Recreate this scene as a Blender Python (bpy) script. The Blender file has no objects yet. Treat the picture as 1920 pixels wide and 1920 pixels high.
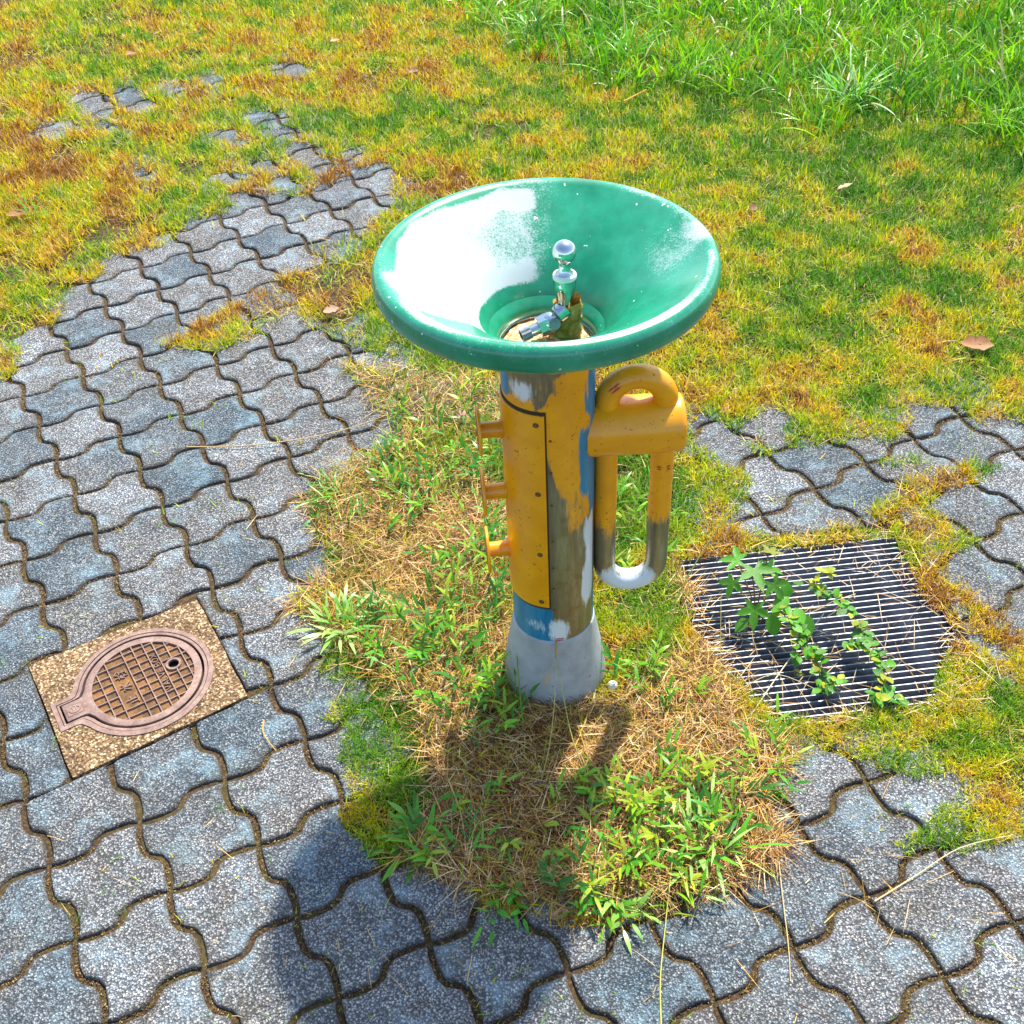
import bpy, bmesh, math, random
import numpy as np
from mathutils import Vector, Matrix
random.seed(7); rng = np.random.default_rng(11)
PI = math.pi
scene = bpy.context.scene
C = scene.collection

# ------------------------------------------------------------------ camera
S = 1.5
FPX, PITCH, ROLL = 2131.84, 0.72739, -0.04655
_cp, _sp, _cr, _sr = math.cos(PITCH), math.sin(PITCH), math.cos(ROLL), math.sin(ROLL)
CF = np.array([0, _cp, -_sp]); _R = np.array([1., 0, 0]); _U = np.array([0, _sp, _cp])
CR = _cr*_R + _sr*_U; CU = -_sr*_R + _cr*_U
cd = bpy.data.cameras.new('camera'); cam = bpy.data.objects.new('camera', cd); C.objects.link(cam)
cam.matrix_world = Matrix(((CR[0], CU[0], -CF[0], 0), (CR[1], CU[1], -CF[1], 0), (CR[2], CU[2], -CF[2], S), (0, 0, 0, 1)))
cd.sensor_width = 36; cd.lens = FPX/1920*36; cd.clip_start = 0.05; cd.clip_end = 500
scene.camera = cam
scene.render.resolution_x = scene.render.resolution_y = 1024

# ------------------------------------------------------------------ light
SUN = Vector((0.21, 0.44, 0.78)).normalized()
world = bpy.data.worlds.new('World'); scene.world = world; world.use_nodes = True
wn = world.node_tree.nodes; bg = wn['Background']
sky = wn.new('ShaderNodeTexSky'); sky.sky_type = 'NISHITA'; sky.sun_disc = False
sky.sun_elevation = math.asin(SUN.z); sky.sun_rotation = math.atan2(SUN.x, SUN.y)
world.node_tree.links.new(sky.outputs[0], bg.inputs[0]); bg.inputs[1].default_value = 0.15
sl = bpy.data.lights.new('sun', 'SUN'); so = bpy.data.objects.new('sun', sl); C.objects.link(so)
sl.energy = 3.9; sl.angle = math.radians(1.6); sl.color = (1.0, 0.95, 0.86)
so.rotation_euler = SUN.to_track_quat('Z', 'Y').to_euler(); so.location = (0, 3, 6)
scene.view_settings.view_transform = 'Standard'; scene.view_settings.look = 'None'
scene.view_settings.gamma = 1; scene.view_settings.use_curve_mapping = False
scene.view_settings.exposure = 1.22

# ------------------------------------------------------------------ helpers: photo pixel <-> ground
def G(x, y, z=0.0):
    d = CF + (x-960)/FPX*CR - (y-960)/FPX*CU
    t = (z-S)/d[2]
    return Vector((t*d[0], t*d[1], z))
def PX(X, Y, Z=0.0):
    X = np.asarray(X, float); Y = np.asarray(Y, float)
    P = np.stack([X, Y, np.zeros_like(X)+Z-S], -1)
    w = P@CF
    return 960+FPX*(P@CR)/w, 960-FPX*(P@CU)/w
def inpoly(px, py, poly):
    r = np.zeros(np.shape(px), bool); n = len(poly)
    for i in range(n):
        x1, y1 = poly[i]; x2, y2 = poly[(i+1) % n]
        if y1 == y2: continue
        c = ((y1 > py) != (y2 > py)) & (px < (x2-x1)*(py-y1)/(y2-y1)+x1)
        r ^= c
    return r
def vn(x, y, s, seed=0):                      # value noise 0..1
    x = np.asarray(x)*s+seed*17.3+100; y = np.asarray(y)*s+seed*7.7+100
    xi = np.floor(x).astype(np.int64); yi = np.floor(y).astype(np.int64); fx = x-xi; fy = y-yi
    fx = fx*fx*(3-2*fx); fy = fy*fy*(3-2*fy)
    def h(a, b):
        n = (a*374761393+b*668265263+seed*1442695) & 0x7fffffff
        n = ((n ^ (n >> 13))*1274126177) & 0x7fffffff
        return ((n ^ (n >> 16)) & 0xffff)/65535.
    return (h(xi, yi)*(1-fx)+h(xi+1, yi)*fx)*(1-fy)+(h(xi, yi+1)*(1-fx)+h(xi+1, yi+1)*fx)*fy
def fb(x, y, s, seed=0): return (vn(x, y, s, seed)*.55+vn(x, y, s*2.1, seed+1)*.3+vn(x, y, s*4.3, seed+2)*.15)

# ------------------------------------------------------------------ helpers: objects
def tag(o, label=None, cat=None, group=None, kind=None):
    if label: o['label'] = label
    if cat: o['category'] = cat
    if group: o['group'] = group
    if kind: o['kind'] = kind
    return o
def link(name, me, mat=None, parent=None):
    o = bpy.data.objects.new(name, me); C.objects.link(o)
    if parent: o.parent = parent
    if mat and me and not me.materials: me.materials.append(mat)
    return o
def empty(name, loc, rz=0.0):
    o = bpy.data.objects.new(name, None); C.objects.link(o); o.location = loc; o.rotation_euler = (0, 0, rz)
    o.empty_display_size = .05
    return o
def from_bm(name, bm, mat, parent=None, smooth=True):
    me = bpy.data.meshes.new(name)
    bmesh.ops.recalc_face_normals(bm, faces=bm.faces)
    if smooth:
        for f in bm.faces: f.smooth = True
        for e in bm.edges:
            if len(e.link_faces) == 2 and e.calc_face_angle(0) > math.radians(38): e.smooth = False
    bm.to_mesh(me); bm.free()
    return link(name, me, mat, parent)
def mesh_np(name, V, F, mat, parent=None, col=None, smooth=True):
    """F: list of (n,k) int arrays"""
    me = bpy.data.meshes.new(name); V = np.asarray(V, np.float32)
    me.vertices.add(len(V)); me.vertices.foreach_set('co', V.ravel())
    loops = np.concatenate([f.ravel() for f in F]); tot = np.concatenate([np.full(len(f), f.shape[1]) for f in F])
    st = np.concatenate([[0], np.cumsum(tot)[:-1]])
    me.loops.add(len(loops)); me.loops.foreach_set('vertex_index', loops.astype(np.int32))
    me.polygons.add(len(tot)); me.polygons.foreach_set('loop_start', st.astype(np.int32))
    me.update(calc_edges=True); me.validate()
    if smooth: me.polygons.foreach_set('use_smooth', np.ones(len(me.polygons), bool))
    if col is not None:
        a = me.color_attributes.new('tint', 'FLOAT_COLOR', 'POINT')
        c = np.ones((len(V), 4), np.float32); c[:, :3] = col; a.data.foreach_set('color', c.ravel())
    return link(name, me, mat, parent)
def lathe(bm, prof, n=48, cx=0, cy=0, cap0=False, cap1=False, a0=0, a1=2*PI):
    full = abs(a1-a0-2*PI) < 1e-6; m = n if full else n+1; rows = []
    for r, z in prof:
        rows.append([bm.verts.new((cx+r*math.cos(a0+(a1-a0)*k/n), cy+r*math.sin(a0+(a1-a0)*k/n), z)) for k in range(m)])
    for a, b in zip(rows, rows[1:]):
        for k in range(n): bm.faces.new((a[k], a[(k+1) % m], b[(k+1) % m], b[k]))
    if cap0: bm.faces.new(rows[0][::-1])
    if cap1: bm.faces.new(rows[-1])
    return rows
def tube(bm, pts, rad, n=12, caps=True):
    pts = [Vector(p) for p in pts]; N = len(pts)
    rad = rad if isinstance(rad, (list, tuple)) else [rad]*N
    t0 = (pts[1]-pts[0]).normalized(); ref = Vector((0, 0, 1)) if abs(t0.z) < .9 else Vector((1, 0, 0))
    nrm = t0.cross(ref).normalized(); rows = []
    for i, p in enumerate(pts):
        t = ((pts[min(i+1, N-1)]-pts[i]).normalized()+(pts[i]-pts[max(i-1, 0)]).normalized()).normalized()
        nrm = (nrm-t*nrm.dot(t)).normalized(); b = t.cross(nrm)
        rows.append([bm.verts.new(p+(nrm*math.cos(2*PI*k/n)+b*math.sin(2*PI*k/n))*rad[i]) for k in range(n)])
    for a, b in zip(rows, rows[1:]):
        for k in range(n): bm.faces.new((a[k], a[(k+1) % n], b[(k+1) % n], b[k]))
    if caps: bm.faces.new(rows[0][::-1]); bm.faces.new(rows[-1])
    return rows
def prism(bm, poly, z0, z1, bev=0.0):
    P = [Vector((p[0], p[1], 0)) for p in poly]; n = len(P)
    c = sum(P, Vector())/n
    bot = [bm.verts.new((p.x, p.y, z0)) for p in P]
    if bev > 0:
        mid = [bm.verts.new((p.x, p.y, z1-bev)) for p in P]
        top = []
        for i, p in enumerate(P):
            t = (P[(i+1) % n]-P[i-1]).normalized(); nn = Vector((t.y, -t.x, 0))
            top.append(bm.verts.new((p.x-nn.x*bev*1.1, p.y-nn.y*bev*1.1, z1)))
        rows = [bot, mid, top]
    else:
        rows = [bot, [bm.verts.new((p.x, p.y, z1)) for p in P]]
    for a, b in zip(rows, rows[1:]):
        for k in range(n): bm.faces.new((a[k], a[(k+1) % n], b[(k+1) % n], b[k]))
    bm.faces.new(rows[-1]); bm.faces.new(bot[::-1])
def box(bm, cx, cy, cz, sx, sy, sz, rz=0):
    M = Matrix.Translation((cx, cy, cz)) @ Matrix.Rotation(rz, 4, 'Z') @ Matrix.Diagonal((sx, sy, sz, 1))
    bmesh.ops.create_cube(bm, size=1, matrix=M)

# ------------------------------------------------------------------ materials
class MB:
    def __init__(s, name, rough=.6, metal=0.):
        s.m = bpy.data.materials.new(name); s.m.use_nodes = True; s.t = s.m.node_tree; s.n = s.t.nodes
        s.b = s.n['Principled BSDF']; s.b.inputs['Roughness'].default_value = rough; s.b.inputs['Metallic'].default_value = metal
        s.tc = s.n.new('ShaderNodeTexCoord')
    def set(s, inp, v):
        if hasattr(v, 'is_output') or isinstance(v, bpy.types.NodeSocket): s.t.links.new(v, inp)
        elif isinstance(v, (tuple, list)) and len(v) == 3 and inp.type == 'RGBA': inp.default_value = (*v, 1)
        else: inp.default_value = v
    def noise(s, scale, det=4, rough=.6, co='Object', dist=0., vec=None, out='Fac'):
        n = s.n.new('ShaderNodeTexNoise'); n.inputs['Scale'].default_value = scale; n.inputs['Detail'].default_value = det
        n.inputs['Roughness'].default_value = rough; n.inputs['Distortion'].default_value = dist
        s.t.links.new(vec if vec is not None else s.tc.outputs[co], n.inputs['Vector']); return n.outputs[out]
    def geo(s): return s.n.new('ShaderNodeNewGeometry').outputs['Position']
    def vor(s, scale, co='Object', out='Distance', feat='F1', vec=None):
        n = s.n.new('ShaderNodeTexVoronoi'); n.inputs['Scale'].default_value = scale; n.feature = feat
        s.t.links.new(vec if vec is not None else s.tc.outputs[co], n.inputs['Vector']); return n.outputs[out]
    def ramp(s, f, stops, interp='LINEAR'):
        n = s.n.new('ShaderNodeValToRGB'); e = n.color_ramp; e.interpolation = interp
        while len(e.elements) < len(stops): e.elements.new(.5)
        for el, (p, c) in zip(e.elements, stops):
            el.position = p; el.color = (*c, 1) if isinstance(c, tuple) else (c, c, c, 1)
        s.t.links.new(f, n.inputs[0]); return n.outputs[0]
    def mix(s, f, a, b, mode='MIX'):
        n = s.n.new('ShaderNodeMix'); n.data_type = 'RGBA'; n.blend_type = mode
        s.set(n.inputs['Factor'], f); s.set(n.inputs['A'] if False else n.inputs[6], a); s.set(n.inputs[7], b); return n.outputs[2]
    def math(s, op, a, b=0., c=None, clamp=False):
        n = s.n.new('ShaderNodeMath'); n.operation = op; n.use_clamp = clamp; s.set(n.inputs[0], a); s.set(n.inputs[1], b)
        if c is not None: s.set(n.inputs[2], c)
        return n.outputs[0]
    def attr(s, name, out='Color'):
        n = s.n.new('ShaderNodeAttribute'); n.attribute_name = name; return n.outputs[out]
    def sep(s, c):
        n = s.n.new('ShaderNodeSeparateColor'); s.t.links.new(c, n.inputs[0]); return n.outputs
    def rnd(s): return s.n.new('ShaderNodeObjectInfo').outputs['Random']
    def bump(s, h, strength=.5, dist=.002):
        n = s.n.new('ShaderNodeBump'); n.inputs['Strength'].default_value = strength; n.inputs['Distance'].default_value = dist
        s.t.links.new(h, n.inputs['Height']); s.t.links.new(n.outputs[0], s.b.inputs['Normal']); return n
    def col(s, v): s.set(s.b.inputs['Base Color'], v); return s
    def rough(s, v): s.set(s.b.inputs['Roughness'], v); return s

def mat_paver():
    m = MB('paver_concrete', .85); g = m.geo()
    wob = m.n.new('ShaderNodeMix'); wob.data_type = 'RGBA'; wob.blend_type = 'LINEAR_LIGHT'; wob.inputs[0].default_value = .0022
    m.t.links.new(g, wob.inputs[6]); m.t.links.new(m.noise(330, 2, .6, vec=g, out='Color'), wob.inputs[7]); gw = wob.outputs[2]
    agg = m.vor(300, vec=gw, out='Color'); aggd = m.vor(300, vec=gw)
    fine = m.noise(520, 3, .75, vec=g); mid = m.noise(60, 4, .65, vec=g); big = m.noise(9, 4, .6, vec=g)
    a = m.sep(agg)[0]
    grain = m.ramp(a, [(0, (.15, .155, .16)), (.35, (.29, .30, .31)), (.65, (.40, .41, .42)), (.88, (.54, .54, .52)), (1, (.74, .70, .60))])
    rim = m.ramp(m.math('ADD', aggd, m.math('MULTIPLY', m.math('SUBTRACT', fine, .5), .7)), [(.28, 1.1), (.46, .42), (.62, .10)])
    c = m.mix(1, grain, rim, 'MULTIPLY'); c = m.mix(.12, c, (.34, .36, .38))
    tone = m.ramp(m.math('ADD', m.math('MULTIPLY', big, .62), m.math('MULTIPLY', m.rnd(), .38)), [(.22, (.42, .62, .74)), (.40, (.80, .88, .92)), (.56, (1.05, 1.0, .93)), (.66, (1.25, 1.22, 1.18)), (.8, (1.9, 1.98, 2.05))])
    c = m.mix(1, c, tone, 'MULTIPLY')
    pale = m.ramp(m.math('ADD', m.math('MULTIPLY', m.noise(13, 5, .7, vec=g), .8), m.math('MULTIPLY', fine, .2)), [(.51, 0.), (.62, 1.)])
    c = m.mix(m.math('MULTIPLY', pale, .55), c, m.mix(.42, c, (.50, .80, .92)))
    dirt = m.ramp(m.noise(12, 5, .7, vec=g, dist=1), [(.50, 0.), (.68, 1.)])
    c = m.mix(m.math('MULTIPLY', dirt, .5), c, m.mix(1, c, (.72, .55, .36), 'MULTIPLY'))
    en = m.math('MULTIPLY', m.attr('edge', 'Fac'), m.ramp(mid, [(.35, .1), (.6, 1.)]))
    c = m.mix(m.math('MULTIPLY', en, .75), c, (.10, .07, .04))
    m.col(c)
    h = m.math('SUBTRACT', m.math('ADD', m.math('MULTIPLY', fine, .9), mid), m.math('MULTIPLY', aggd, 1.1))
    m.bump(h, 1.0, .0040); return m.m
def mat_joint():
    m = MB('joint_sand_and_moss', .95); g = m.geo()
    n = m.noise(170, 5, .75, vec=g); b = m.noise(12, 4, .6, vec=g)
    c = m.ramp(n, [(.35, (.015, .009, .004)), (.52, (.07, .038, .014)), (.66, (.20, .12, .04)), (.8, (.40, .28, .12))])
    c = m.mix(m.ramp(b, [(.45, 0.), (.65, .55)]), c, (.10, .085, .015))
    m.col(c); m.bump(n, 1, .006); return m.m
def mat_soil():
    m = MB('lawn_soil', .95); g = m.geo()
    n = m.noise(120, 6, .75, vec=g); b = m.noise(4, 4, .6, vec=g)
    c = m.ramp(n, [(.3, (.02, .012, .005)), (.5, (.06, .035, .01)), (.65, (.18, .11, .02)), (.8, (.36, .26, .06))])
    c = m.mix(m.ramp(b, [(.35, 0.), (.7, .7)]), c, m.mix(.5, c, (.10, .14, .01)))
    m.col(c); m.bump(n, 1, .008); return m.m
def mat_blade(name, rough=.45, trans=.35, spec=.4):
    m = MB(name, rough); m.b.inputs['Specular IOR Level'].default_value = spec
    a = m.attr('tint'); g = m.geo()
    c = m.mix(.35, a, m.ramp(m.noise(300, 2, .5, vec=g), [(.3, .55), (.7, 1.35)]), 'MULTIPLY')
    m.col(c)
    tr = m.n.new('ShaderNodeBsdfTranslucent'); m.t.links.new(c, tr.inputs[0])
    mx = m.n.new('ShaderNodeMixShader'); mx.inputs[0].default_value = trans
    m.t.links.new(m.b.outputs[0], mx.inputs[1]); m.t.links.new(tr.outputs[0], mx.inputs[2])
    m.t.links.new(mx.outputs[0], m.n['Material Output'].inputs[0]); return m.m
def mat_flatleaf(name, c1, c2, trans=.3, rough=.4):
    m = MB(name, rough); g = m.tc.outputs['Object']
    c = m.mix(m.ramp(m.noise(70, 4, .6, vec=g), [(.35, 0.), (.65, 1.)]), c1, c2)
    c = m.mix(1, c, m.ramp(m.rnd(), [(0, .6), (1, 1.3)]), 'MULTIPLY')
    m.col(c); m.bump(m.noise(140, 3, .6), .4, .001)
    tr = m.n.new('ShaderNodeBsdfTranslucent'); m.t.links.new(c, tr.inputs[0])
    mx = m.n.new('ShaderNodeMixShader'); mx.inputs[0].default_value = trans
    m.t.links.new(m.b.outputs[0], mx.inputs[1]); m.t.links.new(tr.outputs[0], mx.inputs[2])
    m.t.links.new(mx.outputs[0], m.n['Material Output'].inputs[0]); return m.m
def mat_green():
    m = MB('worn_green_enamel', .28); m.b.inputs['Coat Weight'].default_value = .25; m.b.inputs['Coat Roughness'].default_value = .12
    w = m.sep(m.attr('tint'))
    big = m.noise(22, 5, .65); fine = m.noise(420, 3, .75)
    streak = m.n.new('ShaderNodeMapping'); m.t.links.new(m.tc.outputs['Object'], streak.inputs[0]); streak.inputs['Scale'].default_value = (1, 1, .25)
    st = m.noise(260, 3, .7, vec=streak.outputs[0])
    g = m.mix(m.ramp(big, [(.3, 0.), (.7, 1.)]), (.0, .17, .075), (.002, .27, .135))
    f = m.math('ADD', w[0], m.math('MULTIPLY', m.math('SUBTRACT', m.math('ADD', m.math('MULTIPLY', fine, .5), m.math('ADD', m.math('MULTIPLY', st, .25), m.math('MULTIPLY', big, .25))), .5), 2.1))
    k = m.ramp(f, [(.36, 0.), (.70, 1.)])
    chalk_and_sheen = m.mix(m.ramp(m.noise(30, 4, .6), [(.3, 0.), (.7, 1.)]), (.44, .47, .47), (.34, .37, .38))  # white of chalked paint, with sun highlight and sheen put into the colour
    chalk_and_sheen = m.mix(w[1], chalk_and_sheen, (.45, .52, .52))
    c = m.mix(k, g, chalk_and_sheen)
    haze = m.math('MULTIPLY', m.ramp(m.noise(9, 6, .75), [(.40, 0.), (.75, 1.)]), .16)
    c = m.mix(haze, c, (.25, .65, .50))
    chip = m.ramp(m.noise(95, 2, .5), [(.735, 0.), (.75, 1.)])
    c = m.mix(chip, c, (.6, .66, .64))
    m.col(c); m.rough(m.mix(k, (.26,)*3, (.6,)*3)); m.bump(fine, .12, .0008); return m.m
def mat_paint(name='worn_yellow_paint', use_attr=True, dark=1.0):
    m = MB(name, .35); m.b.inputs['Coat Weight'].default_value = .15; m.b.inputs['Coat Roughness'].default_value = .2
    mp = m.n.new('ShaderNodeMapping'); m.t.links.new(m.tc.outputs['Object'], mp.inputs[0]); mp.inputs['Scale'].default_value = (1, 1, .18)
    fine = m.noise(330, 3, .7, vec=mp.outputs[0]); mid = m.noise(70, 5, .7, vec=mp.outputs[0]); big = m.noise(18, 4, .6)
    y = m.mix(m.ramp(big, [(.3, 0.), (.7, 1.)]), (.70*dark, .27*dark, .001), (.84*dark, .37*dark, .002))
    y = m.mix(m.ramp(m.noise(150, 3, .6), [(.64, 0.), (.70, .7)]), y, (.10, .045, .01))
    if not use_attr:
        m.col(y); m.bump(m.noise(500, 2, .6), .1, .0005); return m.m
    w = m.sep(m.attr('tint')); jit = m.math('MULTIPLY', m.math('SUBTRACT', m.math('ADD', m.math('MULTIPLY', fine, .45), m.math('MULTIPLY', mid, .55)), .5), 1.5)
    def k(ch): return m.ramp(m.math('ADD', ch, jit), [(.38, 0.), (.62, 1.)])
    metal = m.ramp(mid, [(.25, (.17, .15, .085)), (.5, (.26, .24, .15)), (.75, (.37, .36, .28))])
    metal = m.mix(m.ramp(m.noise(26, 5, .7), [(.56, 0.), (.72, .6)]), metal, (.18, .09, .015))
    ky = k(w[0]); kb = k(w[1]); kw = k(w[2])
    c = m.mix(ky, metal, y); c = m.mix(kb, c, m.mix(m.ramp(mid, [(.3, 0.), (.7, 1.)]), (.0, .12, .24), (.02, .24, .38))); c = m.mix(kw, c, (.62, .66, .66))
    m.col(c)
    paint = m.math('MAXIMUM', ky, m.math('MAXIMUM', kb, kw))
    m.b.inputs['Roughness'].default_value = .4; m.set(m.b.inputs['Metallic'], m.math('MULTIPLY', m.math('SUBTRACT', 1., paint), .75)); m.bump(fine, .15, .0006); return m.m
def mat_simple(name, c, rough=.5, metal=0., var=.25, scale=60, bump=.1):
    m = MB(name, rough, metal); n = m.noise(scale, 5, .65)
    m.col(m.mix(1, c, m.ramp(n, [(.25, 1-var), (.75, 1+var)]), 'MULTIPLY'))
    if bump: m.bump(n, bump, .001)
    return m.m
def mat_rust_cast():
    m = MB('rusty_cast_iron', .7, .15); n = m.noise(40, 5, .7); f = m.noise(300, 3, .7)
    c = m.ramp(n, [(.3, (.15, .085, .065)), (.5, (.24, .15, .115)), (.7, (.33, .22, .17))])
    c = m.mix(.6, c, m.ramp(f, [(.3, .6), (.7, 1.3)]), 'MULTIPLY')
    m.col(c); m.bump(f, .4, .0008); return m.m
def mat_rust_floor():
    m = MB('orange_rust', .85); n = m.noise(30, 5, .7); f = m.noise(260, 4, .8)
    c = m.ramp(n, [(.3, (.05, .025, .012)), (.45, (.12, .058, .018)), (.58, (.22, .10, .022)), (.72, (.32, .13, .05))])
    c = m.mix(.7, c, m.ramp(f, [(.35, .45), (.65, 1.4)]), 'MULTIPLY')
    m.col(c); m.bump(f, .6, .001); return m.m
def mat_block():
    m = MB('brown_mortar', .9); g = m.geo()
    a = m.sep(m.vor(330, vec=g, out='Color'))[0]; b = m.noise(11, 4, .6, vec=g); f = m.noise(380, 3, .75, vec=g)
    c = m.ramp(a, [(0, (.05, .03, .013)), (.4, (.15, .095, .045)), (.75, (.30, .21, .12)), (1, (.62, .54, .42))])
    c = m.mix(1, c, m.ramp(b, [(.3, (.60, .50, .36)), (.5, (.95, .82, .64)), (.65, (1.35, 1.18, .92))]), 'MULTIPLY')
    c = m.mix(.7, c, m.ramp(f, [(.38, .3), (.52, 1.15)]), 'MULTIPLY')
    m.col(c); m.bump(f, .8, .003); return m.m
def mat_skirt():
    m = MB('grey_painted_steel', .5); n = m.noise(25, 5, .7); f = m.noise(160, 4, .7)
    mp = m.n.new('ShaderNodeMapping'); m.t.links.new(m.tc.outputs['Object'], mp.inputs[0]); mp.inputs['Scale'].default_value = (1, 1, 2.5)
    c = m.ramp(n, [(.3, (.26, .27, .26)), (.7, (.40, .41, .40))])
    z = m.n.new('ShaderNodeSeparateXYZ'); m.t.links.new(m.tc.outputs['Object'], z.inputs[0])
    low = m.math('SUBTRACT', .74, m.math('MULTIPLY', z.outputs[2], 1.6))
    k = m.ramp(m.math('ADD', m.noise(75, 4, .6, vec=mp.outputs[0]), m.math('SUBTRACT', low, .6)), [(.72, 0.), (.77, 1.)])
    c = m.mix(k, c, (.045, .03, .03))
    k2 = m.ramp(m.noise(45, 5, .7), [(.66, 0.), (.70, .8)]); c = m.mix(k2, c, (.22, .12, .05))
    m.col(c); m.bump(f, .1, .0006); return m.m
def mat_sediment():
    m = MB('rusty_sediment', .8); n = m.noise(110, 5, .75); b = m.vor(160)
    c = m.ramp(n, [(.3, (.25, .10, .03)), (.45, (.55, .28, .10)), (.55, (.8, .6, .36)), (.65, (.92, .85, .7))])
    m.col(c); m.bump(n, .8, .004); return m.m
def mat_tape():
    m = MB('brown_packing_tape', .25); n = m.noise(28, 4, .6, dist=2.5); f = m.noise(120, 4, .7, dist=1)
    c = m.ramp(n, [(.3, (.11, .09, .01)), (.5, (.24, .19, .02)), (.62, (.38, .30, .06)), (.7, (.72, .62, .4))])
    z = m.n.new('ShaderNodeSeparateXYZ'); m.t.links.new(m.tc.outputs['Object'], z.inputs[0])
    m.col(m.mix(m.ramp(z.outputs[2], [(.70, 0.), (.716, .75)]), c, (.60, .30, .05))); m.bump(m.math('ADD', n, f), .8, .006); return m.m

M = dict(paver=mat_paver(), joint=mat_joint(), soil=mat_soil(), lawn=mat_blade('lawn_blades', .5, .4),
         tall=mat_blade('tall_grass_blades', .35, .4, .5), weed=mat_blade('weed_leaves', .38, .35, .5), straw=mat_blade('dry_straw', .6, .15, .3),
         green=mat_green(), paint=mat_paint(), yellow=mat_paint('yellow_paint', False), skirt=mat_skirt(),
         chrome=mat_simple('polished_chrome', (.56, .60, .58), .10, 1., .25, 90, .02), steel=mat_simple('brushed_steel', (.55, .53, .45), .25, 1., .15, 40, .05),
         cast=mat_rust_cast(), rust=mat_rust_floor(), block=mat_block(), sediment=mat_sediment(), tape=mat_tape(),
         black=mat_simple('dark_void', (.008, .007, .006), .9, 0, .1, 30, 0), darkbrown=mat_simple('gap_shade_and_rust', (.04, .02, .008), .8),  # darkbrown: painted shade of the panel groove, also rust of the grate frame
         zinc=mat_simple('galvanised_steel', (.22, .235, .27), .5, .5, .6, 35, .2), pit=mat_simple('damp_pit_concrete', (.09, .09, .10), .9, 0, .4, 30, .5),
         screw=mat_simple('dark_screw', (.14, .08, .03), .5, .5), red=mat_simple('red_oxide', (.42, .05, .01), .6, 0, .4, 200, .2),
         fade=mat_simple('pale_nylon', (.75, .74, .66), .5), stem=mat_simple('brown_vine_stem', (.16, .10, .03), .6),
         vleaf=mat_flatleaf('vine_leaf_green', (.05, .24, .012), (.16, .44, .02), .4, .3), vleafy=mat_flatleaf('vine_leaf_yellow', (.45, .42, .02), (.30, .40, .02), .35, .4),
         dead=mat_flatleaf('dead_leaf_tan', (.62, .36, .22), (.50, .25, .13), .15, .6), deadd=mat_flatleaf('dead_leaf_brown', (.20, .09, .03), (.33, .14, .05), .1, .6),
         shell=mat_simple('pale_shell', (.72, .68, .6), .35, 0, .3, 90))

# ------------------------------------------------------------------ ground with the drain's opening
GC = Vector((.535, 1.352, 0)); GYAW = math.radians(5); GW, GH = .45, .43
gx = Vector((math.cos(GYAW), math.sin(GYAW), 0)); gy = Vector((-math.sin(GYAW), math.cos(GYAW), 0))
def gl(a, b, z=0): p = GC+gx*a+gy*b; return Vector((p.x, p.y, z))
def sheet_with_hole(name, z, ext, mat, hw, hh):
    bm = bmesh.new(); xs = [-ext, -hw, hw, ext]; ys = [-ext, -hh, hh, ext]
    V = [[bm.verts.new(gl(x, y, z)) for y in ys] for x in xs]
    for i in range(3):
        for j in range(3):
            if (i, j) != (1, 1): bm.faces.new((V[i][j], V[i+1][j], V[i+1][j+1], V[i][j+1]))
    return from_bm(name, bm, mat, None, False)
tag(sheet_with_hole('ground', -.016, 60, M['soil'], GW/2+.004, GH/2+.004), kind='structure')
pavement = tag(sheet_with_hole('pavement', -.0075, 2.6, M['joint'], GW/2+.003, GH/2+.003), kind='structure')
bm = bmesh.new(); d0, d1 = GW/2+.006, GH/2+.006
for (a, b, c, e) in ((-d0, -d1, d0, -d1), (d0, -d1, d0, d1), (d0, d1, -d0, d1), (-d0, d1, -d0, -d1)):
    bm.faces.new([bm.verts.new(gl(a, b, -.017)), bm.verts.new(gl(c, e, -.017)), bm.verts.new(gl(c, e, -.35)), bm.verts.new(gl(a, b, -.35))])
bm.faces.new([bm.verts.new(gl(a, b, -.35)) for a, b in ((-d0, -d1), (d0, -d1), (d0, d1), (-d0, d1))])
tag(from_bm('drain_pit', bm, M['pit'], None, False), kind='structure')

# ------------------------------------------------------------------ where paving shows (photo outline laid on the ground)
EXP = [[(-400, 2300), (-400, 700), (0, 700), (25, 690), (30, 640), (90, 600), (150, 545), (205, 510), (200, 480), (260, 470), (345, 455), (345, 425), (420, 400), (440, 370), (520, 360), (585, 372),
        (600, 345), (700, 310), (735, 345), (735, 385), (700, 410), (660, 450), (600, 462), (585, 500), (500, 545), (450, 560), (360, 600), (290, 650), (400, 668), (480, 640), (560, 595), (640, 640), (700, 660),
        (790, 690), (860, 720), (800, 790), (720, 830), (640, 870), (610, 910), (650, 960), (600, 1010), (650, 1080), (600, 1130), (600, 1180), (590, 1240), (640, 1290), (650, 1400), (690, 1490), (640, 1540), (720, 1600),
        (850, 1660), (1000, 1700), (1150, 1730), (1300, 1690), (1450, 1600), (1460, 1520), (1410, 1450), (1500, 1430), (1600, 1420), (1700, 1440), (1830, 1440), (1850, 1480), (1770, 1520), (1740, 1560), (1700, 1620), (1790, 1600), (1920, 1560), (2300, 1500), (2300, 2300)],
       [(1285, 785), (1390, 805), (1420, 770), (1470, 772), (1495, 830), (1600, 812), (1700, 820), (1740, 790), (1700, 760), (1780, 760), (1840, 800), (2000, 790), (2300, 800), (2300, 1230), (1920, 1190), (1850, 1180), (1800, 1130), (1765, 1060), (1800, 1010),
        (1750, 965), (1700, 975), (1600, 990), (1480, 1002), (1390, 1005), (1345, 970), (1400, 900), (1340, 855), (1285, 845)],
       [(1795, 1130), (1850, 1190), (1900, 1250), (1860, 1260), (1800, 1190), (1770, 1130)]]
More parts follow.
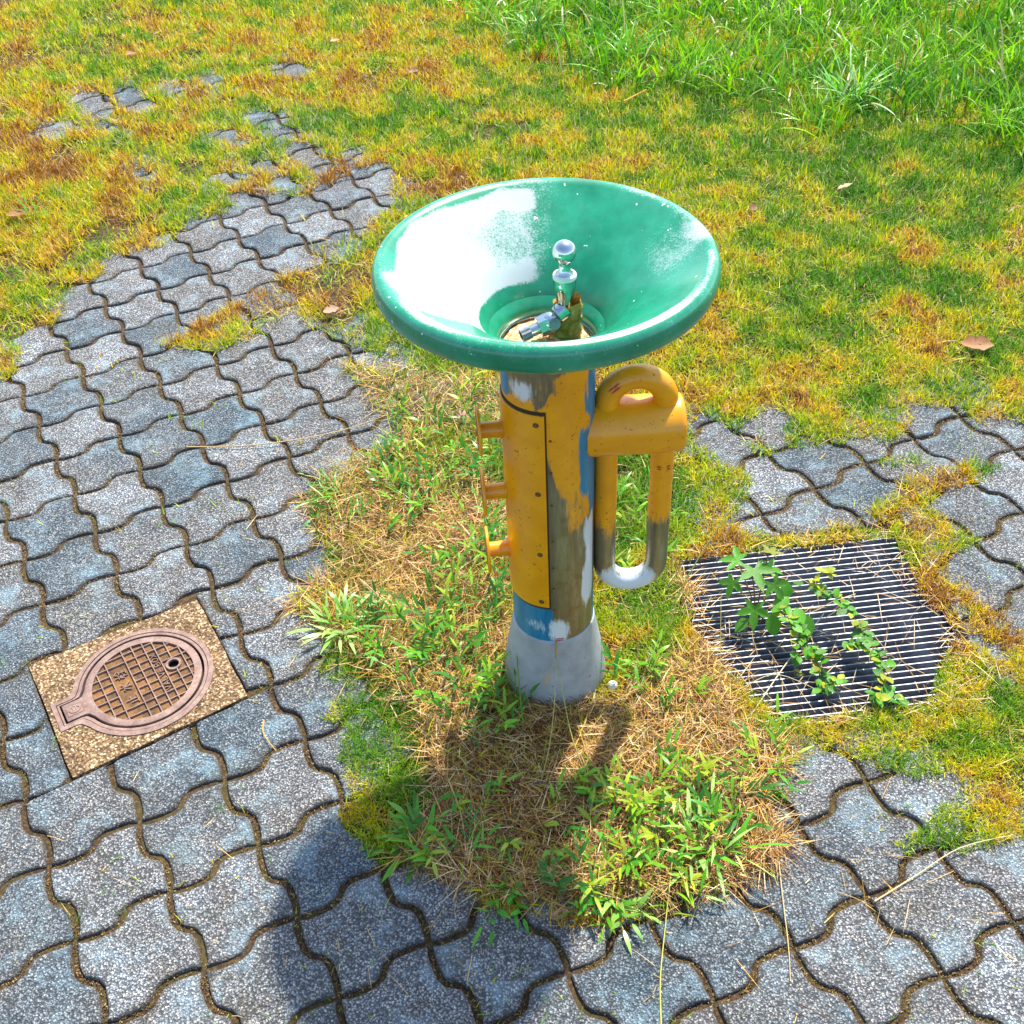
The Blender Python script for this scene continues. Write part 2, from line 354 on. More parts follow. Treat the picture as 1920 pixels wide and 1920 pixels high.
ISL = [(170, 190, 38, 18), (185, 212, 30, 12), (235, 178, 26, 12), (258, 197, 38, 13), (200, 240, 24, 8), (325, 175, 24, 10), (398, 152, 24, 8), (548, 132, 40, 12), (500, 225, 45, 17), (424, 256, 34, 12), (530, 253, 42, 12), (446, 272, 20, 8),
       (568, 287, 34, 18), (605, 312, 32, 14), (662, 295, 20, 14), (430, 335, 36, 12), (495, 312, 30, 10), (110, 238, 40, 9), (275, 330, 26, 8), (535, 345, 24, 14), (715, 325, 30, 14), (455, 372, 36, 10), (95, 255, 40, 8)]
GBL = [(1750, 910, 110, 22, -22), (1690, 950, 60, 24, -10), (1830, 885, 40, 16, -10), (1850, 1150, 90, 16, 30), (1700, 870, 50, 10, 0), (1430, 845, 22, 8, 0), (1880, 1180, 60, 18, 30)]
def exposed(x, y, jit=1.0):
    px, py = PX(x, y)
    sc = np.clip(1.35/np.asarray(y), .4, 1.3)
    jx = (fb(x, y, 9, 3)-.5)*110*sc*jit+(vn(x, y, 60, 5)-.5)*26*sc*jit; jy = (fb(x, y, 9, 9)-.5)*75*sc*jit+(vn(x, y, 60, 6)-.5)*20*sc*jit
    qx, qy = px+jx, py+jy
    e = np.zeros(np.shape(px), bool)
    for P in EXP: e |= inpoly(qx, qy, P)
    for a, b, r, s in ISL: e |= ((px+jx*.3-a)/r)**2+((py+jy*.3-b)/s)**2 < 1
    for a, b, r, s, an in GBL:
        t = math.radians(-an) if False else math.radians(an); dx, dy = px+jx*.4-a, py+jy*.4-b
        u = dx*math.cos(t)+dy*math.sin(t); v = -dx*math.sin(t)+dy*math.cos(t)
        e &= ~((u/r)**2+(v/s)**2 < 1)
    return e

# ------------------------------------------------------------------ pavers
A = .09309*S; YAW = .52989
LU = Vector((math.cos(YAW), math.sin(YAW), 0))*A; LV = Vector((math.sin(YAW), -math.cos(YAW), 0))*A; LO = Vector((-.52495*S, .70592*S, 0))
TT = [0, .10, .22, .36, .45, .55, .64, .78, .90]; WW = [0, .038, .064, .078, .050, -.050, -.078, -.064, -.038]
def paver_outline(jit, rs):
    # corners (0,0)->(1,0)->(1,1)->(0,1) in lattice units; u edges bulge +v first, v edges bulge -u first
    pts = []
    for t, w in zip(TT, WW): pts.append((t, w))
    for t, w in zip(TT, WW): pts.append((1-w, t))
    for t, w in zip(TT, WW): pts.append((1-t, 1-w))
    for t, w in zip(TT, WW): pts.append((w, 1-t))
    P = [Vector((a-.5, b-.5, 0)) for a, b in pts]; n = len(P); out = []
    for i, p in enumerate(P):
        t = (P[(i+1) % n]-P[i-1]).normalized(); nn = Vector((-t.y, t.x, 0))
        g = .036+rs.uniform(-jit, jit)
        q = p+nn*g
        out.append(LU*q.x+LV*q.y)
    return out
def poly_area(P): return .5*sum(P[i].x*P[(i+1) % len(P)].y-P[(i+1) % len(P)].x*P[i].y for i in range(len(P)))
def paver_mesh(P, rs, relief=True):
    if poly_area(P) < 0: P = P[::-1]
    n = len(P); bm = bmesh.new(); c = sum(P, Vector())/n
    lay = bm.verts.layers.float.new('edge')
    def ring(ins, z, jz=0):
        r = []
        for i, p in enumerate(P):
            t = (P[(i+1) % n]-P[i-1]).normalized(); nn = Vector((t.y, -t.x, 0))
            r.append(bm.verts.new((p.x-nn.x*ins, p.y-nn.y*ins, z+rs.uniform(-jz, jz))))
        return r
    rows = [ring(-.0005, -.014), ring(0, -.0035, .0006), ring(.0022, -.0005, .0004), ring(.007, .0002, .0002)]
    for i, r in enumerate(rows):
        for v in r: v[lay] = (1, 1, .7, 0)[i]
    for a, b in zip(rows, rows[1:]):
        for k in range(n): bm.faces.new((a[k], a[(k+1) % n], b[(k+1) % n], b[k]))
    bm.faces.new(rows[-1])
    for f in bm.faces: f.smooth = len(f.verts) == 4
    me = bpy.data.meshes.new('paver'); bm.to_mesh(me); bm.free(); me.materials.append(M['paver']); return me
def clip(P, a, nrm):                     # keep the side where (p-a).nrm > 0
    out = []
    for i in range(len(P)):
        p, q = P[i], P[(i+1) % len(P)]; dp, dq = (p-a).dot(nrm), (q-a).dot(nrm)
        if dp > 0: out.append(p)
        if (dp > 0) != (dq > 0): out.append(p+(q-p)*(dp/(dp-dq)))
    return out
BLK = [Vector((-.86, 1.34, 0)), Vector((-.589, 1.481, 0)), Vector((-.462, 1.247, 0)), Vector((-.721, 1.095, 0))]
BLKC = sum(BLK, Vector())/4
def quad_sides(Q):
    c = sum(Q, Vector())/4; r = []
    for i in range(4):
        a, b = Q[i], Q[(i+1) % 4]; t = (b-a).normalized(); nn = Vector((t.y, -t.x, 0))
        if (a-c).dot(nn) < 0: nn = -nn
        r.append((a+nn*.003, nn))
    return r
GQ = [gl(-GW/2-.012, -GH/2-.012), gl(GW/2+.012, -GH/2-.012), gl(GW/2+.012, GH/2+.012), gl(-GW/2-.012, GH/2+.012)]
FC = Vector((.061, 1.276, 0))            # foot of the fountain
pm = []
for k in range(8):
    rs = random.Random(k); pm.append(paver_mesh(paver_outline(.006, rs), rs))
sub = [(a, b) for a in np.linspace(-.45, .45, 6) for b in np.linspace(-.45, .45, 6)]
npv = 0
for i in range(-14, 26):
    for j in range(-32, 12):
        c = LO+LU*(i+.5)+LV*(j+.5)
        if c.y < .25 or c.y > 4.6: continue
        px, py = PX(c.x, c.y)
        if not (-190 < px < 2110 and -60 < py < 2120): continue
        sp = [c+LU*a+LV*b for a, b in sub]
        ex = exposed(np.array([p.x for p in sp]), np.array([p.y for p in sp])).mean()
        straw_zone = 600 < px < 960 and 690 < py < 1000
        if ex < .03 and not straw_zone: continue
        if (c-FC).length < .12: continue
        rs = random.Random(i*97+j*31)
        quad = None
        for Q in (BLK, GQ):
            sides = quad_sides(Q)
            P = [c+p for p in paver_outline(.003, rs)]
            dmax = max(((c-a).dot(n), k) for k, (a, n) in enumerate(sides))
            touch = any(all((p-a).dot(n) < 0 for a, n in sides) for p in P+sp)
            if touch: quad = (sides, dmax, P, Q)
        z = rs.uniform(-.0015, .0018)
        if quad:
            sides, dmax, P, Q = quad
            rest = P; pieces = []
            for _ in range(2):
                cand = [(abs(poly_area(clip(rest, a, n))), q) for q, (a, n) in enumerate(sides) if len(clip(rest, a, n)) > 4]
                if not cand: break
                ar, q = max(cand)
                if ar < A*A*.05: break
                a, n = sides[q]; pieces.append(clip(rest, a, n)); rest = clip(rest, a+n*.001, -n)
                if len(rest) < 5: break
            for P2 in pieces:
                P3 = [P2[0]]
                for p in P2[1:]:
                    if (p-P3[-1]).length > .004: P3.append(p)
                if len(P3) < 4: continue
                cc = sum(P3, Vector())/len(P3)
                me = paver_mesh([p-cc for p in P3], rs); o = link('paver', me, None, pavement); o.location = (cc.x, cc.y, z)
        else:
            o = link('paver', pm[rs.randrange(8)], None, pavement); o.location = (c.x, c.y, z)
            if rs.random() < .5: o.rotation_euler = (0, 0, PI)
            o.rotation_euler.x += rs.uniform(-.008, .008); o.rotation_euler.y += rs.uniform(-.008, .008)
        npv += 1
print('pavers', npv)

# ------------------------------------------------------------------ mortar block and valve cover
bm = bmesh.new(); bp = []
for i in range(4):
    a, b = BLK[i], BLK[(i+1) % 4]
    for k in range(7): bp.append(a.lerp(b, k/7)+Vector((random.uniform(-.0018, .0018), random.uniform(-.0018, .0018), 0)))
if poly_area(bp) < 0: bp = bp[::-1]
LC = Vector((-.648, 1.292, 0)); LY = math.radians(30.2); LZ = .0026
def arc(r, a0, a1, n): return [(r*math.cos(a0+(a1-a0)*k/n), r*math.sin(a0+(a1-a0)*k/n)) for k in range(n+1)]
TL = .152
def keyshape(r, hw, ln, n=90, fillet=0.):
    a = math.asin(hw/r); x0 = r*math.cos(PI-a)
    pts = arc(r, -PI+a+.14, PI-a-.14, n); return [(-ln, -hw), (x0-.012, -hw), (x0-.004, -hw-.002)]+pts+[(x0-.004, hw+.002), (x0-.012, hw), (-ln, hw)]
hole = [(math.cos(LY)*a_-math.sin(LY)*b_+LC.x-BLKC.x, math.sin(LY)*a_+math.cos(LY)*b_+LC.y-BLKC.y) for a_, b_ in keyshape(.1185, .0330, TL-.0005)]
loops_ = []
for pts_, zz in (([(p.x-BLKC.x, p.y-BLKC.y) for p in bp], 0.), (hole, 0.)):
    top_ = [bm.verts.new((*p, zz)) for p in pts_]; bot_ = [bm.verts.new((*p, -.03)) for p in pts_]; nn_ = len(pts_)
    for k in range(nn_): bm.faces.new((bot_[k], bot_[(k+1) % nn_], top_[(k+1) % nn_], top_[k]))
    loops_ += [bm.edges.get((top_[k], top_[(k+1) % nn_])) for k in range(nn_)]
bmesh.ops.triangle_fill(bm, use_beauty=True, edges=loops_)
o = from_bm('mortar_block', bm, M['block'], None, True); o.location = (BLKC.x, BLKC.y, .0015)
tag(o, 'square brown mortar slab set in the pavers around the valve cover', 'concrete slab')
cover = tag(empty('valve_cover', (LC.x, LC.y, LZ), LY), 'round rusty iron valve cover with waffle grid, keyhole and small square tab', 'manhole cover')
def band(bm, outer, inner, z0, z1, closed=True):
    n = len(outer); vs = [[bm.verts.new((*p, z)) for p in L] for L, z in ((outer, z0), (outer, z1), (inner, z1), (inner, z0))]
    for a, b in zip(vs, vs[1:]):
        for k in range(n if closed else n-1): bm.faces.new((a[k], a[(k+1) % n], b[(k+1) % n], b[k]))
# frame: outer plate, groove and inner lip as one stepped band
bm = bmesh.new()
outs = [keyshape(.119, .0335, TL, 90, 1), keyshape(.1105, .0262, TL-.0075, 90, 1), keyshape(.1092, .0250, TL-.0088, 90, 1), keyshape(.1072, .0240, TL-.0105, 90, 1), keyshape(.1038, .0228, TL-.0120, 90, 1)]
rows = []
for L, z in ((outs[0], -.006), (outs[0], .001), (outs[1], .0014), (outs[1], -.0030), (outs[2], -.0030), (outs[2], .0006), (outs[4], .0006), (outs[4], -.010)):
    rows.append([bm.verts.new((*p, z)) for p in L])
for a, b in zip(rows, rows[1:]):
    n = len(a)
    for k in range(n): bm.faces.new((a[k], a[(k+1) % n], b[(k+1) % n], b[k]))
from_bm('frame', bm, M['cast'], cover)
bm = bmesh.new(); bm.faces.new([bm.verts.new((*p, -.0098)) for p in outs[3]]); from_bm('gap_floor', bm, M['black'], cover, False)
# lid rim + tab plate
lid = link('lid', None, None, cover) if False else None
RG, RL = .0865, .0992
bm = bmesh.new(); lo = keyshape(RL, .0195, TL-.0155, 90, 1)
n = len(lo); inner = []
for p in lo:
    a = math.atan2(p[1], p[0]); inner.append((RG*math.cos(a), RG*math.sin(a)))
# make inner loop monotone around the circle
aa = [math.atan2(p[1], p[0]) for p in lo]
inner = [(RG*math.cos(-PI+2*PI*(k+.5)/n), RG*math.sin(-PI+2*PI*(k+.5)/n)) for k in range(n)]
rows = [[bm.verts.new((*p, -.006)) for p in lo], [bm.verts.new((*p, .0008)) for p in lo]]
ins = []
for p in lo:
    r = math.hypot(*p); ins.append((p[0]*(1-.0012/r), p[1]*(1-.0012/r)))
rows.append([bm.verts.new((*p, .0016)) for p in ins]); rows.append([bm.verts.new((*p, .0016)) for p in inner]); rows.append([bm.verts.new((*p, -.0040)) for p in inner])
for a, b in zip(rows, rows[1:]):
    for k in range(n): bm.faces.new((a[k], a[(k+1) % n], b[(k+1) % n], b[k]))
lidr = from_bm('lid', bm, M['cast'], cover)
bm = bmesh.new(); HX, HY, HR = .056, .006, .0095
rf = [[bm.verts.new((HX+HR*math.cos(t), HY+HR*math.sin(t), -.0032)) for t in np.linspace(0, 2*PI, 48, endpoint=False)]]
ro = []
for t in np.linspace(0, 2*PI, 48, endpoint=False):       # from the hole out to the lid's circle
    d = Vector((math.cos(t), math.sin(t))); b_ = HX*d.x+HY*d.y; s_ = -b_+math.sqrt(b_*b_-(HX*HX+HY*HY-(RG+.0005)**2)); ro.append(bm.verts.new((HX+d.x*s_, HY+d.y*s_, -.0032)))
for k in range(48): bm.faces.new((rf[0][k], rf[0][(k+1) % 48], ro[(k+1) % 48], ro[k]))
from_bm('rusty_recess', bm, M['rust'], lidr, False)
bm = bmesh.new(); bmesh.ops.create_circle(bm, cap_ends=True, radius=HR+.003, segments=24, matrix=Matrix.Translation((HX, HY, -.03))); lathe(bm, [(HR, -.0032), (HR+.003, -.03)], 24, HX, HY)
from_bm('keyhole', bm, M['black'], lidr, False)
def bar(bm, x0, y0, x1, y1, w, z0, z1, bev=.3):
    d = Vector((x1-x0, y1-y0, 0)); L = d.length; t = d/L; s = Vector((-t.y, t.x, 0))*w/2; a = Vector((x0, y0, 0)); b = Vector((x1, y1, 0)); k = 1-bev
    lowv = [bm.verts.new(p+Vector((0, 0, z0))) for p in (a-s, b-s, b+s, a+s)]; up = [bm.verts.new(p+Vector((0, 0, z1))) for p in (a-s*k, b-s*k, b+s*k, a+s*k)]
    bm.faces.new(up)
    for i in range(4): bm.faces.new((lowv[i], lowv[(i+1) % 4], up[(i+1) % 4], up[i]))
bm = bmesh.new()
XB = [-.085, -.066, -.047, -.014, .0045, .023, .039, .0575, .076]; rb = .0026
def chord(x): return math.sqrt(max(RG*RG-x*x, 0))
for x in XB[1:]:
    h = chord(x)
    if x == .0575: bar(bm, x, HY+HR+.003, x, h, rb, -.0032, .0012); bar(bm, x, -h, x, HY-HR-.003, rb, -.0032, .0012)
    else: bar(bm, x, -h, x, h, rb, -.0032, .0012)
PT = .0178
for k in range(-4, 5):
    y = k*PT+.004
    for i in range(len(XB)):
        x0 = XB[i]; x1 = XB[i+1] if i+1 < len(XB) else RG
        if i == 2 and -3 < k < 3: continue
        if i == 5 and -3 < k < 3: continue
        hx = math.sqrt(max(RG*RG-y*y, 0)); x0, x1 = max(x0, -hx), min(x1, hx)
        if i == 0: x0 = -hx
        if x1-x0 < .003: continue
        if abs(y-HY) < HR and x0 < HX+HR and x1 > HX-HR: continue
        bar(bm, x0, y, x1, y, rb*.85, -.0032, .0010)
from_bm('rib_grid', bm, M['cast'], lidr)
bm = bmesh.new(); lathe(bm, [(HR+.0045, -.0032), (HR+.004, .0014), (HR, .0014), (HR, -.0032)], 28, HX, HY); from_bm('keyhole_collar', bm, M['cast'], lidr)
# raised lettering, read along +y with letter tops towards -x
def glyph(bm, strokes, cx, cy, w, h, sw):
    for (a, b, c, d) in strokes:       # letter space 0..1, x right, y up -> world: x_right = +y, up = -x
        X0, Y0 = cx-(b-.5)*h, cy+(a-.5)*w; X1, Y1 = cx-(d-.5)*h, cy+(c-.5)*w
        bar(bm, X0, Y0, X1, Y1, sw, -.0032, .0002)
LT = {'V': [(0, 1, .5, 0), (.5, 0, 1, 1)], 'A': [(0, 0, .5, 1), (.5, 1, 1, 0), (.22, .35, .78, .35)], 'L': [(0, 1, 0, 0), (0, 0, .9, 0)],
      'E': [(0, 0, 0, 1), (0, 1, .9, 1), (0, .5, .75, .5), (0, 0, .9, 0)], 'B': [(0, 0, 0, 1), (0, 1, .7, 1), (.7, 1, .9, .75), (.9, .75, .7, .52), (0, .52, .7, .52), (.7, .52, 1, .27), (1, .27, .75, 0), (.75, 0, 0, 0)],
      'O': [(.3, 1, .7, 1), (.7, 1, 1, .65), (1, .65, 1, .35), (1, .35, .7, 0), (.7, 0, .3, 0), (.3, 0, 0, .35), (0, .35, 0, .65), (0, .65, .3, 1)], 'X': [(0, 0, 1, 1), (0, 1, 1, 0)]}
bm = bmesh.new(); y = -.0445
for ch in 'VALVE BOX':
    if ch != ' ': glyph(bm, LT[ch], .031, y+.004, .0082, .0100, .0014)
    y += .0116 if ch != ' ' else .003
from_bm('lettering', bm, M['cast'], lidr)
KJ = {'stop': [(.5, .05, .5, .95), (.5, .55, .9, .55), (.2, .05, .2, .6), (.02, .05, .98, .05)],
      'water': [(.5, .02, .5, .98), (.5, .04, .38, .12), (.08, .68, .38, .68), (.38, .68, .08, .18), (.85, .82, .58, .58), (.55, .6, .95, .1)],
      'plug': [(.22, 0, .22, 1), (.02, .70, .42, .70), (.22, .66, .03, .3), (.22, .66, .4, .42), (.68, .98, .45, .68), (.68, .98, .96, .68), (.52, .60, .88, .60), (.50, .34, .90, .34), (.70, .60, .70, .06), (.44, .06, .98, .06)]}
bm = bmesh.new()
for nm_, yy in (('stop', -.031), ('water', .002), ('plug', .034)): glyph(bm, KJ[nm_], -.0305, yy, .021, .022, .0019)
from_bm('lettering', bm, M['cast'], lidr)
bm = bmesh.new(); tx = -.119                       # tab: raised square with an oval emblem
for q in (((tx-.0135, -.011), (tx+.0135, -.011)), ((tx+.0135, -.011), (tx+.0135, .011)), ((tx+.0135, .011), (tx-.0135, .011)), ((tx-.0135, .011), (tx-.0135, -.011))):
    bar(bm, *q[0], *q[1], .0012, .0015, .0024)
bar(bm, tx-.0125, 0, tx+.0125, 0, .021, .0015, .0022, .04)
el = [(tx+.0088*math.cos(t), .0070*math.sin(t)) for t in np.linspace(0, 2*PI, 25)]
for p, q in zip(el, el[1:]): bar(bm, *p, *q, .0024, .0018, .0034, .15)
for dx in (-.0026, .0026): bar(bm, tx+dx, -.0055, tx+dx, .0055, .0020, .0018, .0033, .15)
from_bm('emblem', bm, M['cast'], lidr)

# ------------------------------------------------------------------ drain grate
grate = tag(empty('drain_grate', (GC.x, GC.y, 0), GYAW), 'square galvanised bar grate over the drain pit right of the fountain', 'drain grate')
NB = 31; bp_ = GH/NB
bm = bmesh.new()
for ang in (0,):
    w = .0026
    box(bm, 0, 0, -.014, GW-.006, w, .024)
for v in bm.verts:
    if v.co.z > -.003: v.co.y *= .75
me = bpy.data.meshes.new('bar'); bm.to_mesh(me); bm.free(); me.materials.append(M['zinc'])
for k in range(NB):
    o = link('bar', me, None, grate); o.location = (random.uniform(-.0015, .0015), -GH/2+(k+.5)*bp_, random.uniform(-.0006, .0006))
    o.rotation_euler.x = random.uniform(-.05, .05)
bm = bmesh.new()
for s in (-1, 1):
    box(bm, s*(GW/2-.0015), 0, -.018, .0028, GH, .027); box(bm, 0, s*(GH/2-.0005), -.018, GW-.006, .0028, .025)
from_bm('frame', bm, M['darkbrown'], grate, False)
for x in (-.15, -.05, .05, .15):
    bm = bmesh.new(); tube(bm, [(x, -GH/2, -.019), (x, GH/2, -.019)], .0028, 6); from_bm('cross_rod', bm, M['pit'], grate)

# ------------------------------------------------------------------ the trumpet fountain
VZ = -math.atan2(FC.x, FC.y)
fountain = tag(empty('drinking_fountain', FC, VZ), 'trumpet shaped drinking fountain with green bell bowl, worn yellow column and grey foot', 'drinking fountain')
fountain.rotation_euler = (0, math.radians(-.35), VZ)
RC = .0645
def painted_lathe(name, prof, n, mat, colf, parent, a0=0., a1=2*PI):
    full = abs(a1-a0-2*PI) < 1e-6; m = n if full else n+1
    r = np.array([p[0] for p in prof]); z = np.array([p[1] for p in prof]); th = a0+(a1-a0)*np.arange(m)/n
    Rr, T = np.meshgrid(r, th, indexing='ij'); Z, _ = np.meshgrid(z, th, indexing='ij')
    V = np.stack([Rr*np.cos(T), Rr*np.sin(T), Z], -1).reshape(-1, 3)
    i, k = np.meshgrid(np.arange(len(prof)-1), np.arange(n), indexing='ij'); k2 = (k+1) % m
    F = np.stack([i*m+k, i*m+k2, (i+1)*m+k2, (i+1)*m+k], -1).reshape(-1, 4)
    idx, _ = np.meshgrid(np.arange(len(prof)), th, indexing='ij')
    return mesh_np(name, V, [F], mat, parent, colf(Rr.ravel(), T.ravel(), Z.ravel(), idx.ravel()))
def sm(x, a, b): t = np.clip((x-a)/(b-a), 0, 1); return t*t*(3-2*t)
def angd(T, c): return (T-c+PI) % (2*PI)-PI
def densify(P, k):
    out = []
    for a, b in zip(P, P[1:]):
        for i in range(k): out.append((a[0]+(b[0]-a[0])*i/k, a[1]+(b[1]-a[1])*i/k))
    return out+[P[-1]]
def catmull(P, k=6):
    out = []
    for i in range(len(P)-1):
        p0, p1, p2, p3 = P[max(i-1, 0)], P[i], P[i+1], P[min(i+2, len(P)-1)]
        for q in range(k):
            t = q/k; out.append(tuple(.5*((2*p1[d])+(-p0[d]+p2[d])*t+(2*p0[d]-5*p1[d]+4*p2[d]-p3[d])*t*t+(-p0[d]+3*p1[d]-3*p2[d]+p3[d])*t**3) for d in (0, 1)))
    return out+[P[-1]]
def colcol(R, T, Z, I):
    u = angd(T, -PI/2); s = np.sin(u); fr = np.cos(u)      # s: -1 left .. 1 right as seen
    nz = fb(T*3, Z*8, 1.3, 21)-.5
    yel = sm(Z, .40+.09*sm(-s, -.3, .2), .47+.09*sm(-s, -.3, .2)+nz*.05)
    yel = np.maximum(yel*.9, .62*sm(Z, .29, .40)*sm(s, .1, .5)*sm(Z+nz*.1, .33, .38))
    yel *= 1-.62*sm(Z+nz*.05, .595, .615)*(1-sm(s, .05, .3)); yel *= 1-.6*sm(Z, .645, .655)
    blue = sm(s+nz*.25, .80, .90)*sm(Z, .36+.1*0, .40)*1.1
    blue = np.maximum(blue, sm(s+nz*.2, .52, .70)*sm(Z, .40, .46)*(1-sm(Z, .52, .58)))
    blue = np.maximum(blue, 1.2*(1-sm(Z+nz*.02, .205, .235))*(1-sm(s+nz*.3, -.05, .10)))
    blue = np.maximum(blue, sm(-s, .72, .92)*sm(Z, .59, .61)); blue = np.maximum(blue, .9*(fr < -.2)*1.)
    blue = np.maximum(blue, .9*sm(s, .93, .98)*(1-sm(Z, .2, .22)))
    wh = .95*sm(s+nz*.3, .55, .85)*(1-sm(Z+nz*.1, .345, .40))*sm(Z, .17, .24)*(1-sm(s, .93, .98))
    wh = np.maximum(wh, .85*np.exp(-((s-.15)/.28)**2-((Z-.165)/.035)**2)+.45*np.exp(-((s+.45)/.35)**2-((Z-.175)/.022)**2))
    wh = np.maximum(wh, .75*np.exp(-((s+.55)/.35)**2-((Z-.625)/.022)**2)*(Z > .585))
    return np.stack([yel, blue, wh], -1)
column = painted_lathe('column', densify([(RC, .118), (RC, .662)], 150), 140, M['paint'], colcol, fountain)
bm = bmesh.new(); lathe(bm, [(RC+.0008, .656), (RC+.0018, .659), (RC+.0008, .663), (RC-.006, .667)], 64); from_bm('weld_ring', bm, M['steel'], fountain)
bm = bmesh.new(); lathe(bm, catmull([(.0860, -.02), (.0862, .006), (.0842, .03), (.0795, .065), (.0725, .105), (.0675, .136), (.0655, .142), (.060, .143)], 4), 72); from_bm('foot_skirt', bm, M['skirt'], fountain)
# access panel: curved plate wrapping the left half
def shell(name, r0, r1, a0, a1, z0, z1, mat, parent, n=40, bev=.0):
    bm = bmesh.new(); out = []
    for k in range(n+1):
        a = a0+(a1-a0)*k/n; c, s = math.cos(a), math.sin(a)
        out.append([bm.verts.new((r*c, r*s, z)) for r, z in ((r0, z0), (r1-bev, z0), (r1, z0+bev), (r1, z1-bev), (r1-bev, z1), (r0, z1))])
    for a, b in zip(out, out[1:]):
        for k in range(6): bm.faces.new((a[k], a[(k+1) % 6], b[(k+1) % 6], b[k]))
    bm.faces.new(out[0][::-1]); bm.faces.new(out[-1])
    return from_bm(name, bm, mat, parent)
D2 = math.radians
PA0, PA1 = D2(-90-185), D2(-90-5)
shell('panel_gap_shade', RC-.001, RC+.0009, PA0-.03, PA1+.035, .2165, .5945, M['darkbrown'], column)  # dark strip standing in for shade in the groove round the panel
panel = shell('access_panel', RC, RC+.0030, PA0, PA1, .2215, .5890, M['yellow'], fountain, 48, .0008)
def radial(theta, z, r): return Matrix.Translation((r*math.cos(theta), r*math.sin(theta), z)) @ Matrix.Rotation(theta, 4, 'Z') @ Matrix.Rotation(PI/2, 4, 'Y')
for z in (.574, .452, .334, .234):
    bm = bmesh.new(); lathe(bm, [(.0042, 0), (.0042, .0008), (.0030, .0013), (.0020, .0006), (.0006, .0006)], 14); bmesh.ops.transform(bm, matrix=radial(D2(-90-15), z, RC+.0028), verts=bm.verts)
    from_bm('screw', bm, M['screw'], panel)
for z in (.546, .49, .43, .36, .305, .262, .215):
    bm = bmesh.new(); lathe(bm, [(.0023, 0), (.0018, .0009), (.0004, .0012)], 8); bmesh.ops.transform(bm, matrix=radial(D2(-90+1.5), z, RC-.0002), verts=bm.verts)
    from_bm('rivet', bm, M['screw'], column)
# three valve buttons
BA = D2(187)
for z in (.527, .413, .296):
    v = link('valve_button', None, None, fountain)
    v = v if v.type == 'EMPTY' else v
    Mx = radial(BA, z, RC)
    bm = bmesh.new(); lathe(bm, [(.0142, .001), (.0142, .0035), (.0122, .0042), (.0118, .034)], 20); bmesh.ops.transform(bm, matrix=Mx, verts=bm.verts); from_bm('stem', bm, M['yellow'], v)
    bm = bmesh.new(); lathe(bm, [(.0005, .0325), (.0355, .0325), (.0368, .0335), (.0368, .0358), (.0355, .037), (.0005, .037)], 40); bmesh.ops.transform(bm, matrix=Mx, verts=bm.verts); from_bm('disc', bm, M['yellow'], v)
    bm = bmesh.new(); lathe(bm, [(.0005, .0372), (.030, .0372), (.031, .0366)], 32); bmesh.ops.transform(bm, matrix=Mx, verts=bm.verts); from_bm('worn_red_face', bm, M['red'], v)
# yellow side tube with the loops
TA = D2(4.0); td = Vector((math.cos(TA), math.sin(TA), 0)); TZ = .516; TR = .0425
def tp(u, z): return Vector((td.x*u, td.y*u, z))
def capped(bm, a, b, r, bev=.006, n=48):
    d = (b-a).normalized(); L = (b-a).length
    pts = [a, a+d*(L-bev)]+[a+d*(L-bev+bev*math.sin(t)) for t in (PI/8, PI/4, 3*PI/8, PI/2)]
    rr = [r, r]+[r-bev+bev*math.cos(t) for t in (PI/8, PI/4, 3*PI/8, PI/2)]
    tube(bm, pts, rr, n)
bm = bmesh.new(); capped(bm, tp(.050, TZ), tp(.190, TZ), TR, .008); sidet = from_bm('side_tube', bm, M['yellow'], fountain)
LCu, LR = .1225, .0410
bm = bmesh.new(); pts = [tp(LCu-LR, TZ+.012)]+[tp(LCu-LR*math.cos(t), .557+LR*math.sin(t)) for t in np.linspace(0, PI, 25)]+[tp(LCu+LR, TZ+.012)]
tube(bm, pts, .0178, 24); ul = from_bm('upper_loop', bm, M['yellow'], fountain)
def loop_col(R, T, Z): pass
bm = bmesh.new(); zc = .248
pts = [tp(LCu-LR, z) for z in np.linspace(TZ-.02, zc+.012, 18)]+[tp(LCu-LR*math.cos(t), zc-LR*math.sin(t)) for t in np.linspace(0, PI, 25)]+[tp(LCu+LR, z) for z in np.linspace(zc+.012, TZ-.02, 18)]
tube(bm, pts, .0170, 24)
bm.verts.ensure_lookup_table(); Vz = np.array([v.co.z for v in bm.verts]); Vx = np.array([v.co.x for v in bm.verts])
low = from_bm('lower_loop', bm, M['paint'], fountain)
nz = fb(Vx*20, Vz*20, 1, 4)-.5
yel = sm(Vz+nz*.06, .25, .42); wh = (1-sm(Vz+nz*.05, .212, .262))*.85*(1-.5*(sm(Vx, .15, .16)))
ca = low.data.color_attributes.new('tint', 'FLOAT_COLOR', 'POINT'); arr = np.ones((len(Vz), 4), np.float32); arr[:, 0] = yel*.95; arr[:, 1] = 0; arr[:, 2] = wh; ca.data.foreach_set('color', arr.ravel())
